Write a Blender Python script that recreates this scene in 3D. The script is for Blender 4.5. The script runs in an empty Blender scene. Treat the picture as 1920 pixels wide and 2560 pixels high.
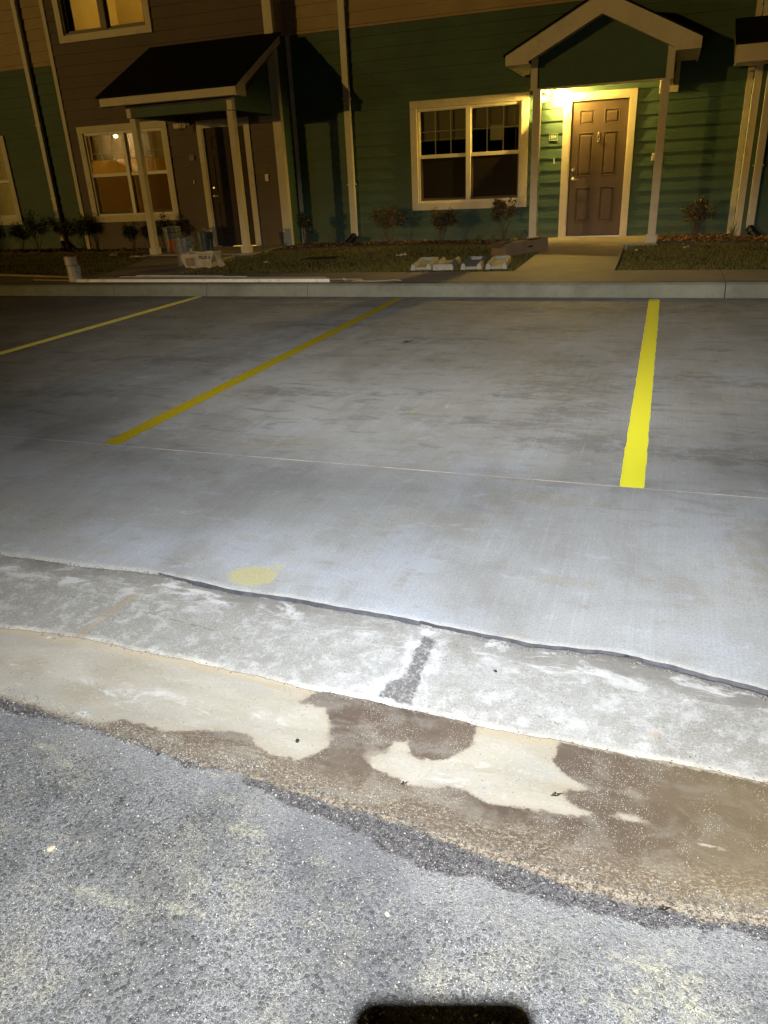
import bpy, math, random
import numpy as np
from mathutils import Vector, Matrix
R = math.radians
random.seed(7)
rng = np.random.default_rng(11)
sc = bpy.context.scene
col = sc.collection

# ------------------------------------------------------------------ materials
def new_mat(name):
    m = bpy.data.materials.new(name); m.use_nodes = True
    nt = m.node_tree
    for n in list(nt.nodes): nt.nodes.remove(n)
    out = nt.nodes.new('ShaderNodeOutputMaterial')
    b = nt.nodes.new('ShaderNodeBsdfPrincipled')
    nt.links.new(b.outputs[0], out.inputs[0])
    return m, nt, b
class N:
    """tiny node helper"""
    def __init__(s, nt): s.nt = nt; s.tc = nt.nodes.new('ShaderNodeTexCoord')
    def link(s, a, b): s.nt.links.new(a, b)
    def obj(s): return s.tc.outputs['Object']
    def mapping(s, vec, scale=(1,1,1), rot=(0,0,0), loc=(0,0,0)):
        n = s.nt.nodes.new('ShaderNodeMapping'); s.link(vec, n.inputs[0])
        n.inputs['Scale'].default_value = scale; n.inputs['Rotation'].default_value = rot; n.inputs['Location'].default_value = loc
        return n.outputs[0]
    def noise(s, vec, scale, detail=4, rough=.55, dist=0):
        n = s.nt.nodes.new('ShaderNodeTexNoise'); s.link(vec, n.inputs['Vector'])
        n.inputs['Scale'].default_value = scale; n.inputs['Detail'].default_value = detail
        n.inputs['Roughness'].default_value = rough; n.inputs['Distortion'].default_value = dist
        return n.outputs['Fac']
    def vor(s, vec, scale, feature='F1', out='Distance', rnd=1):
        n = s.nt.nodes.new('ShaderNodeTexVoronoi'); n.feature = feature; s.link(vec, n.inputs['Vector'])
        n.inputs['Scale'].default_value = scale; n.inputs['Randomness'].default_value = rnd
        return n.outputs[out]
    def m(s, op, a, b=None, c=None, clamp=False):
        n = s.nt.nodes.new('ShaderNodeMath'); n.operation = op; n.use_clamp = clamp
        for i, v in enumerate((a, b, c)):
            if v is None: continue
            if isinstance(v, (int, float)): n.inputs[i].default_value = v
            else: s.link(v, n.inputs[i])
        return n.outputs[0]
    def rng(s, v, a, b, c=0.0, d=1.0, smooth=True):
        n = s.nt.nodes.new('ShaderNodeMapRange'); s.link(v, n.inputs[0])
        n.interpolation_type = 'SMOOTHSTEP' if smooth else 'LINEAR'
        for i, x in zip((1,2,3,4), (a,b,c,d)): n.inputs[i].default_value = x
        return n.outputs[0]
    def mix(s, f, a, b, mode='MIX'):
        n = s.nt.nodes.new('ShaderNodeMix'); n.data_type = 'RGBA'; n.blend_type = mode
        if isinstance(f, (int, float)): n.inputs[0].default_value = f
        else: s.link(f, n.inputs[0])
        for i, v in ((6, a), (7, b)):
            if isinstance(v, tuple): n.inputs[i].default_value = (v[0], v[1], v[2], 1)
            else: s.link(v, n.inputs[i])
        return n.outputs[2]
    def attr(s, name):
        n = s.nt.nodes.new('ShaderNodeAttribute'); n.attribute_name = name
        return n.outputs['Fac']
    def xyz(s, vec):
        n = s.nt.nodes.new('ShaderNodeSeparateXYZ'); s.link(vec, n.inputs[0]); return n.outputs
    def bump(s, b, h, strength=.5, dist=.01):
        n = s.nt.nodes.new('ShaderNodeBump'); s.link(h, n.inputs['Height'])
        n.inputs['Strength'].default_value = strength; n.inputs['Distance'].default_value = dist
        s.link(n.outputs[0], b.inputs['Normal'])

def simple(name, c, rough=.6, var=.18, scale=8, bump=0, bscale=60, bdist=.002, metallic=0, stretch=(1,1,1), spec=.5, dirt=None):
    m, nt, b = new_mat(name); n = N(nt)
    v = n.mapping(n.obj(), stretch)
    f = n.noise(v, scale, 5)
    colr = n.mix(n.rng(f, .3, .7), tuple(x*(1-var) for x in c), tuple(min(1.6, x*(1+var)) for x in c))
    if dirt:
        g = n.rng(n.noise(n.obj(), dirt[1], 6, .65), .52, .72)
        colr = n.mix(n.m('MULTIPLY', g, dirt[2]), colr, dirt[0])
    n.link(colr, b.inputs['Base Color'])
    b.inputs['Roughness'].default_value = rough; b.inputs['Metallic'].default_value = metallic
    b.inputs['Specular IOR Level'].default_value = spec
    if bump: n.bump(b, n.noise(v, bscale, 6, .6), bump, bdist)
    return m
def siding(name, c, var=.12):
    m, nt, b = new_mat(name); n = N(nt)
    v = n.mapping(n.obj(), (1.6, 1, 22))
    g = n.noise(v, 2.2, 8, .6, 1.6)
    f2 = n.noise(n.obj(), 2.1, 4)
    c2 = n.mix(n.rng(f2, .3, .7), tuple(x*(1-var) for x in c), tuple(x*(1+var) for x in c))
    c3 = n.mix(n.m('MULTIPLY', n.rng(g, .38, .5), .22), c2, tuple(x*.55 for x in c))
    zz = n.xyz(n.obj())[2]
    splash = n.m('MULTIPLY', n.rng(zz, .55, .15), n.rng(n.noise(n.obj(), 9, 5, .7), .4, .65), clamp=True)
    n.link(n.mix(n.m('MULTIPLY', splash, .45), c3, (.16,.13,.09)), b.inputs['Base Color'])
    b.inputs['Roughness'].default_value = .62
    n.bump(b, g, .9, .004)
    return m
M = {}
M['green'] = siding('green_siding', (.052,.106,.066))
M['brown'] = siding('brown_siding', (.105,.074,.055))
M['beige'] = siding('beige_siding', (.40,.29,.15))
M['trim'] = simple('cream_trim', (.62,.55,.41), .55, .06, 3, .25, 90, .0015, stretch=(1,1,.3), dirt=((.42,.36,.27), 5, .5))
M['trim_side'] = M['trim']
M['vinyl'] = simple('window_vinyl', (.66,.60,.47), .4, .05, 5)
M['muntin'] = simple('muntin_white', (.5,.49,.4), .5, .05)
M['bronze'] = simple('dark_trim_and_backlit_sash', (.10,.075,.05), .5, .1)
M['shingle'] = simple('asphalt_shingle', (.012,.011,.011), .95, .35, 40, .8, 120, .004, spec=.1)
M['soffit'] = simple('soffit_panel', (.55,.48,.36), .6, .08, 4)
M['doorbrown'] = simple('door_paint', (.098,.068,.047), .5, .06, 3, .12, 200, .0006, spec=.25)
M['darkdoor'] = simple('dark_door_paint', (.075,.055,.045), .75, .08, 3, spec=.1)
M['metal'] = simple('satin_nickel', (.62,.58,.5), .28, .05, 20, metallic=1)
M['blackmetal'] = simple('black_metal', (.02,.02,.018), .45, .2)
M['plaque'] = simple('plaque_green', (.035,.14,.085), .5, .05)
M['plaquetext'] = simple('plaque_cream', (.75,.72,.5), .5, .03)
M['plate'] = simple('switch_plate', (.6,.56,.46), .4, .04)
M['downspout'] = simple('downspout_metal', (.62,.57,.47), .42, .06, 3, dirt=((.35,.3,.22), 6, .4))
M['blackplastic'] = simple('black_corrugated', (.012,.012,.012), .5, .2)
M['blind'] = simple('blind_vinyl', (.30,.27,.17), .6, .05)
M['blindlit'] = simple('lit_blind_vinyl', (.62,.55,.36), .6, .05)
M['paper'] = simple('sticker_paper', (.42,.42,.26), .7, .05)
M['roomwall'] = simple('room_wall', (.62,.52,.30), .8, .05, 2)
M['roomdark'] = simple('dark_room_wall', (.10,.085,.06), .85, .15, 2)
M['screen'] = None
M['woodtan'] = simple('tan_wood', (.30,.22,.12), .7, .2, 6, .3, 60, .001, stretch=(.3,6,1))
M['whiteboard'] = simple('primed_board', (.84,.83,.76), .5, .07, 5, dirt=((.3,.27,.22), 7, .5))
M['cardboard'] = simple('cardboard', (.21,.145,.085), .8, .1, 5, .2, 70, .001)
M['cardinside'] = simple('cardboard_inside', (.16,.10,.055), .85, .1, 5)
M['cartonwhite'] = simple('carton_white', (.55,.48,.33), .7, .12, 9, .3, 25, .003)
M['cartontan'] = simple('carton_tan', (.30,.22,.12), .8, .12, 6)
M['ink'] = simple('printed_ink', (.03,.028,.025), .7, .05)
M['inkpale'] = simple('pale_print', (.30,.25,.18), .7, .05)
M['bucket'] = simple('grey_bucket_plastic', (.20,.205,.20), .32, .12, 7, dirt=((.5,.5,.46), 14, .5))
M['bucketdark'] = simple('dark_bucket_plastic', (.06,.075,.08), .35, .12, 7, dirt=((.35,.35,.33), 14, .4))
M['orange'] = simple('orange_label', (.60,.15,.025), .5, .12, 9)
M['labelwhite'] = simple('label_white', (.6,.56,.44), .55, .08, 9)
M['canwhite'] = simple('white_can', (.55,.52,.44), .28, .08, 9, dirt=((.3,.25,.18), 18, .5))
M['redlid'] = simple('red_lid', (.32,.045,.02), .4, .1)
M['plasticfilm'] = simple('plastic_film', (.6,.58,.5), .35, .1, 12, .5, 20, .01)
M['splash'] = simple('splash_concrete', (.40,.39,.35), .8, .12, 10, .4, 90, .002)
M['twig'] = simple('twig_bark', (.10,.07,.045), .8, .2, 20)
M['leafred'] = simple('leaf_reddish', (.085,.056,.028), .38, .35, 12, spec=.6)
M['leafgreen'] = simple('leaf_dark_green', (.03,.045,.018), .38, .35, 12, spec=.6)
M['leafdry'] = simple('leaf_dry', (.20,.12,.05), .7, .3, 12)
M['blade'] = simple('strap_leaf', (.12,.14,.045), .5, .3, 8)
M['edging'] = simple('black_edging', (.012,.011,.01), .6, .3)
M['pebble'] = simple('pebble_grey', (.30,.27,.22), .8, .25, 40)
M['darkleaf'] = simple('wet_leaf', (.03,.022,.015), .5, .3)
M['phone'] = simple('phone_case', (.02,.02,.022), .4, .1)
M['chair'] = simple('chair_fabric', (.05,.055,.035), .8, .1)

def paint_mat(name, c, rough, bumpy, bead):
    m, nt, b = new_mat(name); n = N(nt)
    f = n.noise(n.obj(), 90, 5, .7); f2 = n.noise(n.obj(), 5, 4, .6)
    cc = n.mix(n.rng(f, .32, .55), tuple(x*.72 for x in c), c)
    cc = n.mix(n.m('MULTIPLY', n.rng(f2, .45, .75), .25), cc, tuple(x*.8 for x in c))
    worn = n.rng(n.noise(n.obj(), 120, 5, .85), .60, .68)
    cc = n.mix(n.m('MULTIPLY', worn, .55), cc, (.34,.32,.2))
    smear = n.rng(n.noise(n.mapping(n.obj(), (2, 7, 1)), 3, 6, .75), .56, .74)
    cc = n.mix(n.m('MULTIPLY', smear, .42), cc, tuple(x*.45 for x in c))
    if bead:
        e = n.attr('edge')
        g = n.rng(n.vor(n.obj(), 170), .12, .05)
        g = n.m('MULTIPLY', g, n.rng(e, .022, .006))
        cc = n.mix(g, cc, (1.0,.85,.25))
    n.link(cc, b.inputs['Base Color']); b.inputs['Roughness'].default_value = rough
    n.bump(b, f, bumpy, .002)
    return m
M['yellow'] = paint_mat('yellow_bead_beam_return', (1.45,1.38,.06), .75, .5, False)  # overbright base colour holds the headlamp light thrown back by glass beads
M['yellowfar_return'] = paint_mat('yellow_bead_beam_return_far', (2.2,2.0,.40), .75, .4, False)  # far stall line: still more returned beam light put into the paint colour
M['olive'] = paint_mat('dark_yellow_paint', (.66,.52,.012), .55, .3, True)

def glass_mat(name, tint=(1,1,1), refl=1.0, rough=0.0):
    m = bpy.data.materials.new(name); m.use_nodes = True; nt = m.node_tree
    for x in list(nt.nodes): nt.nodes.remove(x)
    out = nt.nodes.new('ShaderNodeOutputMaterial'); mix = nt.nodes.new('ShaderNodeMixShader')
    tr = nt.nodes.new('ShaderNodeBsdfTransparent'); tr.inputs[0].default_value = (*tint, 1)
    gl = nt.nodes.new('ShaderNodeBsdfGlossy'); gl.inputs['Roughness'].default_value = rough
    fr = nt.nodes.new('ShaderNodeFresnel'); fr.inputs[0].default_value = 1.5
    mm = nt.nodes.new('ShaderNodeMath'); mm.operation = 'MULTIPLY'; mm.inputs[1].default_value = 1.7*refl; mm.use_clamp = True
    nt.links.new(fr.outputs[0], mm.inputs[0]); nt.links.new(mm.outputs[0], mix.inputs[0])
    nt.links.new(tr.outputs[0], mix.inputs[1]); nt.links.new(gl.outputs[0], mix.inputs[2]); nt.links.new(mix.outputs[0], out.inputs[0])
    return m
M['glass'] = glass_mat('window_glass', (.9,.92,.88))
M['lampglass'] = glass_mat('lantern_glass', (1,.95,.8), .6, .05)
M['screen'] = glass_mat('insect_screen', (.45,.42,.38), .02, .5)
_nt = M['screen'].node_tree; _d = _nt.nodes.new('ShaderNodeBsdfDiffuse'); _d.inputs[0].default_value = (.10,.08,.055,1)
_mx = _nt.nodes.new('ShaderNodeMixShader'); _mx.inputs[0].default_value = .24
_out = [q for q in _nt.nodes if q.type == 'OUTPUT_MATERIAL'][0]; _prev = _out.inputs[0].links[0].from_socket
_nt.links.new(_prev, _mx.inputs[1]); _nt.links.new(_d.outputs[0], _mx.inputs[2]); _nt.links.new(_mx.outputs[0], _out.inputs[0])
def emit(name, c, s):
    m = bpy.data.materials.new(name); m.use_nodes = True; nt = m.node_tree
    for x in list(nt.nodes): nt.nodes.remove(x)
    out = nt.nodes.new('ShaderNodeOutputMaterial'); e = nt.nodes.new('ShaderNodeEmission')
    e.inputs[0].default_value = (*c, 1); e.inputs[1].default_value = s
    nt.links.new(e.outputs[0], out.inputs[0]); return m
M['bulb'] = emit('bulb_glow', (1,.70,.17), 7800)

# ---- ground materials
def concrete_lot():
    m, nt, b = new_mat('brushed_concrete'); n = N(nt); o = n.obj()
    big = n.noise(o, .55, 5, .6); med = n.noise(n.mapping(o, (1, .45, 1)), 2.6, 6, .62, .4)
    brush = n.noise(n.mapping(o, (150, 1.2, 1), (0,0,R(1))), 1.0, 3, .7)
    brush2 = n.noise(n.mapping(o, (45, .6, 1)), 1.0, 4, .7)
    c = n.mix(n.rng(big, .36, .64), (.385,.385,.375), (.50,.505,.505))
    c = n.mix(n.m('MULTIPLY', n.rng(n.noise(n.mapping(o, (1,1,1), loc=(5,2,0)), 1.3, 5, .6), .5, .68), .6), c, (.50,.53,.60))
    c = n.mix(n.m('MULTIPLY', n.rng(med, .47, .64), .55), c, (.31,.30,.285))
    c = n.mix(n.m('MULTIPLY', n.rng(n.noise(n.mapping(o, (1,1,1), loc=(3,9,0)), 1.9, 5, .65), .55, .7), .35), c, (.42,.38,.27))
    # horizontal tyre smears across the stalls
    tw = n.m('ADD', n.m('MULTIPLY', n.noise(n.mapping(o, (1.4, 2.6, 1), loc=(2,1,0)), 3.6, 7, .78, .6), .75), n.m('MULTIPLY', n.noise(n.mapping(o, (10, 14, 1)), 1.6, 5, .8), .25))
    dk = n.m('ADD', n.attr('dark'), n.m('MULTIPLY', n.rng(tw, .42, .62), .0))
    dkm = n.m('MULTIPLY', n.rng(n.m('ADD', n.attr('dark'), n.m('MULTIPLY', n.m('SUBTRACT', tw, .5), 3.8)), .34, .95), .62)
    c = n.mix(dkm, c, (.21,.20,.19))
    m2 = n.noise(n.mapping(o, (1.2, 3.2, 1), (0,0,R(18)), loc=(11,3,0)), 2.4, 7, .72, .6)
    farm = n.rng(n.xyz(o)[1], 2.4, 4.2, .25, 1)
    c = n.mix(n.m('MULTIPLY', n.m('MULTIPLY', n.rng(m2, .52, .66), .68), farm), c, (.24,.235,.225))
    m3 = n.noise(n.mapping(o, (22, .9, 1), (0,0,R(-4)), loc=(2,8,0)), 1.3, 7, .8, .15)
    c = n.mix(n.m('MULTIPLY', n.rng(m3, .54, .7), .3), c, (.62,.63,.64))
    c = n.mix(n.m('MULTIPLY', n.rng(m3, .44, .3), .2), c, (.28,.275,.27))
    # rubber smear streaks
    c = n.mix(n.m('MULTIPLY', n.rng(n.noise(n.mapping(o, (1, 3.2, 1), loc=(7,3,0)), 2.6, 7, .78), .56, .72), .38), c, (.22,.21,.195))
    # pale scuffs
    sc1 = n.rng(n.noise(n.mapping(o, (1.1, 26, 1), (0,0,R(3))), 1.7, 6, .75, .5), .66, .73)
    sc2 = n.rng(n.noise(n.mapping(o, (24, 1.3, 1), (0,0,R(-24))), 1.2, 6, .75, .5), .67, .74)
    sc3 = n.m('MULTIPLY', n.rng(n.noise(n.mapping(o, (70, 1.6, 1), (0,0,R(-31)), loc=(1,2,0)), 1.0, 5, .7, .3), .66, .73), n.rng(n.noise(n.mapping(o, loc=(9,4,0)), 1.6, 4, .6), .5, .6))
    sc4 = n.m('MULTIPLY', n.rng(n.noise(n.mapping(o, (60, 2.2, 1), (0,0,R(22)), loc=(1,2,0)), 1.0, 5, .7, .3), .66, .73), n.rng(n.noise(n.mapping(o, loc=(2,14,0)), 1.3, 4, .6), .5, .6))
    c = n.mix(n.m('MULTIPLY', n.m('MAXIMUM', sc3, sc4), .8), c, (.82,.82,.81))
    sp2 = n.noise(n.mapping(o, (1,1.5,1), loc=(3,3,0)), 5.5, 7, .75)
    c = n.mix(n.m('MULTIPLY', n.rng(sp2, .55, .66), .5), c, (.34,.30,.23))
    c = n.mix(n.m('MULTIPLY', n.rng(sp2, .46, .32), .42), c, (.60,.64,.72))
    scm = n.m('MULTIPLY', n.m('MAXIMUM', n.m('MULTIPLY', sc1, n.rng(n.noise(o, 1.2, 3), .48, .6)), n.m('MULTIPLY', sc2, n.rng(n.noise(n.mapping(o, loc=(4,4,0)), .9, 3), .42, .6))), .55)
    scm = n.m('MAXIMUM', scm, n.m('MULTIPLY', n.attr('scuff'), n.m('MULTIPLY', n.rng(n.noise(n.mapping(o, (9, 30, 1)), 3, 6, .85), .5, .62), .45)), clamp=True)
    c = n.mix(scm, c, (.76,.75,.73))
    c = n.mix(n.m('MULTIPLY', n.rng(brush, .35, .7), .16), c, (.30,.29,.28))
    c = n.mix(n.m('MULTIPLY', n.rng(brush2, .52, .75), .12), c, (.62,.61,.59))
    # local stains carried by attributes
    c = n.mix(n.m('MULTIPLY', n.rng(n.m('ADD', n.attr('brownst'), n.m('MULTIPLY', n.m('SUBTRACT', n.noise(o, 14, 5, .7), .5), 2.2)), .55, .95), .32), c, (.38,.32,.20))
    yl = n.m('MULTIPLY', n.rng(n.m('ADD', n.attr('yellowst'), n.m('MULTIPLY', n.m('SUBTRACT', n.noise(o, 30, 5, .75), .5), .8)), .42, .56), .72)
    c = n.mix(yl, c, (.58,.52,.22))
    # sandy crust along the slab edge
    sandy = n.rng(n.m('ADD', n.attr('edge'), n.m('MULTIPLY', n.m('SUBTRACT', n.noise(o, 20, 6, .8), .5), .11)), .036, -.012)
    c = n.mix(n.m('MULTIPLY', sandy, .7), c, (.62,.58,.49))
    fine = n.noise(o, 420, 3, .8)
    c = n.mix(.22, c, n.mix(n.rng(n.noise(o, 130, 6, .85), .36, .64), (.1,.1,.1), (.9,.9,.9)), 'OVERLAY')
    # specks of grit
    sp = n.rng(n.vor(o, 26), .035, .02)
    c = n.mix(n.m('MULTIPLY', sp, n.rng(n.noise(o, 3, 3), .5, .6)), c, (.75,.73,.68))
    pit = n.rng(n.vor(n.mapping(o, loc=(.5,.2,.3)), 17), .03, .018)
    c = n.mix(n.m('MULTIPLY', pit, .7), c, (.07,.06,.05))
    n.link(c, b.inputs['Base Color'])
    n.link(n.rng(med, .3, .7, .85, .68), b.inputs['Roughness']); b.inputs['Specular IOR Level'].default_value = .25
    n.bump(b, n.m('ADD', brush, n.m('MULTIPLY', fine, .5)), .35, .002)
    return m
def apron_mat():
    m, nt, b = new_mat('rough_apron_concrete'); n = N(nt); o = n.obj()
    c = n.mix(n.rng(n.noise(o, 2.2, 6, .65), .3, .7), (.29,.28,.25), (.40,.395,.38))
    xx = n.xyz(o)[0]
    c = n.mix(n.m('MULTIPLY', n.rng(xx, -1.0, -1.7), .42), c, (.25,.24,.19))
    ag = n.vor(o, 105, out='Color'); agd = n.vor(o, 105)
    agx = n.xyz(ag)[0]
    ax = n.rng(n.noise(o, 7, 4, .7), .4, .6, .15, 1)
    c = n.mix(n.m('MULTIPLY', ax, n.m('MULTIPLY', n.rng(agx, .86, .9), n.rng(agd, .38, .22))), c, (.20,.17,.14))
    c = n.mix(n.m('MULTIPLY', ax, n.m('MULTIPLY', n.rng(agx, .10, .07), n.rng(agd, .36, .2))), c, (.62,.60,.57))
    c = n.mix(n.m('MULTIPLY', n.rng(n.noise(n.mapping(o, loc=(6,1,0)), 19, 6, .75), .47, .63), .6), c, (.60,.595,.59))
    c = n.mix(n.m('MULTIPLY', n.rng(n.noise(n.mapping(o, loc=(1,6,0)), 11, 6, .75), .46, .64), .5), c, (.25,.24,.20))
    fine = n.noise(o, 190, 6, .85)
    c = n.mix(n.m('MULTIPLY', n.rng(fine, .52, .62), .65), c, (.58,.57,.55))
    c = n.mix(n.m('MULTIPLY', n.rng(fine, .47, .38), .6), c, (.20,.185,.16))
    pit = n.rng(n.vor(n.mapping(o, loc=(.3,.3,.3)), 34), .09, .05)
    c = n.mix(n.m('MULTIPLY', pit, n.rng(n.noise(o, 7, 3), .5, .6)), c, (.11,.10,.08))
    # grime below the seam
    v = n.attr('vtop'); w = n.noise(n.mapping(o, (1, 3.5, 1)), 6, 6, .7)
    gr = n.rng(n.m('ADD', v, n.m('MULTIPLY', n.m('SUBTRACT', w, .5), .16)), .11, .03)
    c = n.mix(n.m('MULTIPLY', gr, n.rng(n.noise(n.mapping(o, loc=(2,0,0)), 1.7, 3), .3, .62, .25, .8)), c, (.19,.175,.155))
    # chalky white residue
    ch = n.m('MULTIPLY', n.rng(n.noise(n.mapping(o, (1.5, 4, 1), loc=(0,5,0)), 4, 7, .75, .6), .5, .62), n.rng(v, .22, .05))
    c = n.mix(n.m('MULTIPLY', ch, .75), c, (.66,.65,.64))
    u = n.attr('ulow')
    ul = n.rng(n.m('ADD', u, n.m('MULTIPLY', n.m('SUBTRACT', n.noise(o, 30, 6, .8), .5), .035)), .026, .006)
    c = n.mix(n.m('MULTIPLY', ul, n.rng(n.noise(o, 5, 5, .7), .38, .6, .25, .85)), c, (.72,.67,.58))
    st = n.m('ADD', n.attr('stain'), n.m('MULTIPLY', n.m('SUBTRACT', n.noise(n.mapping(o, (1,1,1)), 24, 6, .75, 1.2), .5), .055))
    c = n.mix(n.m('MULTIPLY', n.rng(st, .06, .012), n.rng(n.noise(n.mapping(o, (1,1,1)), 13, 6, .8, 1), .4, .62, .1, .85)), c, (.68,.68,.70))
    c = n.mix(n.m('MULTIPLY', n.rng(st, .004, -.006), n.rng(n.noise(o, 45, 6, .8, 2), .38, .55, .35, .92)), c, (.115,.105,.10))
    rs = n.m('ADD', n.attr('rust'), n.m('MULTIPLY', n.m('SUBTRACT', n.noise(o, 30, 5, .75), .5), .8))
    c = n.mix(n.m('MULTIPLY', n.rng(rs, .4, 1.0), .38), c, (.42,.28,.16))
    dd = n.m('ADD', n.attr('dash'), n.m('MULTIPLY', n.m('SUBTRACT', n.noise(o, 70, 6, .85), .5), 2.6))
    c = n.mix(n.m('MULTIPLY', n.rng(dd, .5, .75), .7), c, (.13,.12,.09))
    n.link(c, b.inputs['Base Color']); b.inputs['Roughness'].default_value = .8
    h = n.m('ADD', n.m('MULTIPLY', fine, .6), n.m('SUBTRACT', n.m('MULTIPLY', n.noise(o, 60, 5, .7), 1.0), n.m('MULTIPLY', pit, .8)))
    n.bump(b, h, .55, .004)
    return m
def gutter_mat():
    m, nt, b = new_mat('gutter_pan'); n = N(nt); o = n.obj()
    dry = n.mix(n.rng(n.noise(n.mapping(o, (1, 2.2, 1)), 3.2, 6, .65, .5), .32, .68), (.385,.35,.275), (.49,.46,.395))
    dry = n.mix(n.m('MULTIPLY', n.rng(n.noise(n.mapping(o, (1,2,1), loc=(8,0,0)), 4.2, 6, .7), .52, .68), .6), dry, (.39,.385,.36))
    crk = n.rng(n.noise(n.mapping(o, (1,1.6,1)), 42, 6, .8, 1.4), .52, .62)
    dry = n.mix(n.m('MULTIPLY', crk, .45), dry, (.62,.56,.45))
    dry = n.mix(n.m('MULTIPLY', n.rng(n.noise(o, 130, 4, .75), .5, .32), .4), dry, (.34,.28,.2))
    dots = n.rng(n.vor(o, 30), .07, .04)
    dry = n.mix(n.m('MULTIPLY', dots, .65), dry, (.12,.1,.08))
    frost = n.m('MULTIPLY', n.rng(n.noise(n.mapping(o, (2.4,5,1), loc=(1.1,3,0)), 2.2, 6, .7, .5), .56, .68), n.rng(n.attr('ulow'), -.06, -.2))
    dry = n.mix(n.m('MULTIPLY', frost, .8), dry, (.66,.66,.66))
    top = n.rng(n.m('ADD', n.attr('ulow'), n.m('MULTIPLY', n.m('SUBTRACT', n.noise(o, 18, 5, .7), .5), .04)), -.05, -.005)
    dry = n.mix(n.m('MULTIPLY', top, .55), dry, (.58,.46,.29))
    w = n.m('ADD', n.attr('wet'), n.m('MULTIPLY', n.m('SUBTRACT', n.noise(o, 34, 7, .8), .5), .05))
    soft = n.m('ADD', .0055, n.m('MULTIPLY', n.rng(n.noise(n.mapping(o, loc=(2.5,6,0)), 4.5, 4, .6), .56, .68), .024))
    wet = n.rng(n.m('DIVIDE', w, soft), .8, -1.2)
    halo = n.m('MULTIPLY', n.rng(w, .028, .0), .35)
    mud = n.mix(n.rng(n.noise(n.mapping(o, (1,2.5,1)), 3.5, 5, .6), .3, .7), (.118,.088,.068), (.16,.124,.095))
    mud = n.mix(n.m('MULTIPLY', n.rng(n.noise(n.mapping(o, (1,1.6,1), loc=(4,2,0)), 7, 6, .7, .6), .44, .62), .75), mud, (.24,.215,.18))
    xx = n.xyz(o)[0]
    mud = n.mix(n.m('MULTIPLY', n.rng(xx, -.1, .35), .6), mud, (.20,.15,.08))
    deep = n.rng(n.m('ADD', n.attr('wet'), n.m('MULTIPLY', n.m('SUBTRACT', n.noise(n.mapping(o, loc=(1,1,0)), 9, 4), .5), .05)), -.02, -.06)
    gritn = n.noise(n.mapping(o, (1,1.8,1)), 95, 5, .85, .8)
    shore = n.attr('shore')
    grit = n.m('MULTIPLY', n.rng(gritn, .5, .58), n.rng(n.m('ADD', shore, n.m('MULTIPLY', n.m('SUBTRACT', n.noise(o, 6, 5, .7), .5), .22)), .16, .03))
    mud = n.mix(n.m('MULTIPLY', grit, .7), mud, (.46,.39,.28))
    spk = n.rng(n.vor(o, 210), .22, .15)
    spk = n.m('MULTIPLY', spk, n.rng(n.noise(o, 5, 4, .6), .42, .55))
    mud = n.mix(spk, mud, (.82,.74,.62))
    c = n.mix(halo, dry, (.40,.32,.22)); c = n.mix(wet, c, mud)
    dkb = n.rng(n.m('ADD', shore, n.m('MULTIPLY', n.m('SUBTRACT', n.noise(o, 22, 6, .75), .5), .06)), .03, -.005)
    c = n.mix(n.m('MULTIPLY', dkb, .85), c, n.mix(n.rng(n.noise(o, 110, 5, .85), .42, .6), (.06,.056,.06), (.36,.30,.22)))
    n.link(c, b.inputs['Base Color'])
    n.link(n.mix(wet, (.75,.75,.75), (.34,.34,.34)), b.inputs['Roughness'])
    h = n.m('ADD', n.m('MULTIPLY', crk, .3), n.m('MULTIPLY', gritn, .7))
    h = n.m('MULTIPLY', h, n.rng(wet, 0, 1, 1, .55)); n.bump(b, h, .5, .003)
    return m
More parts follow.
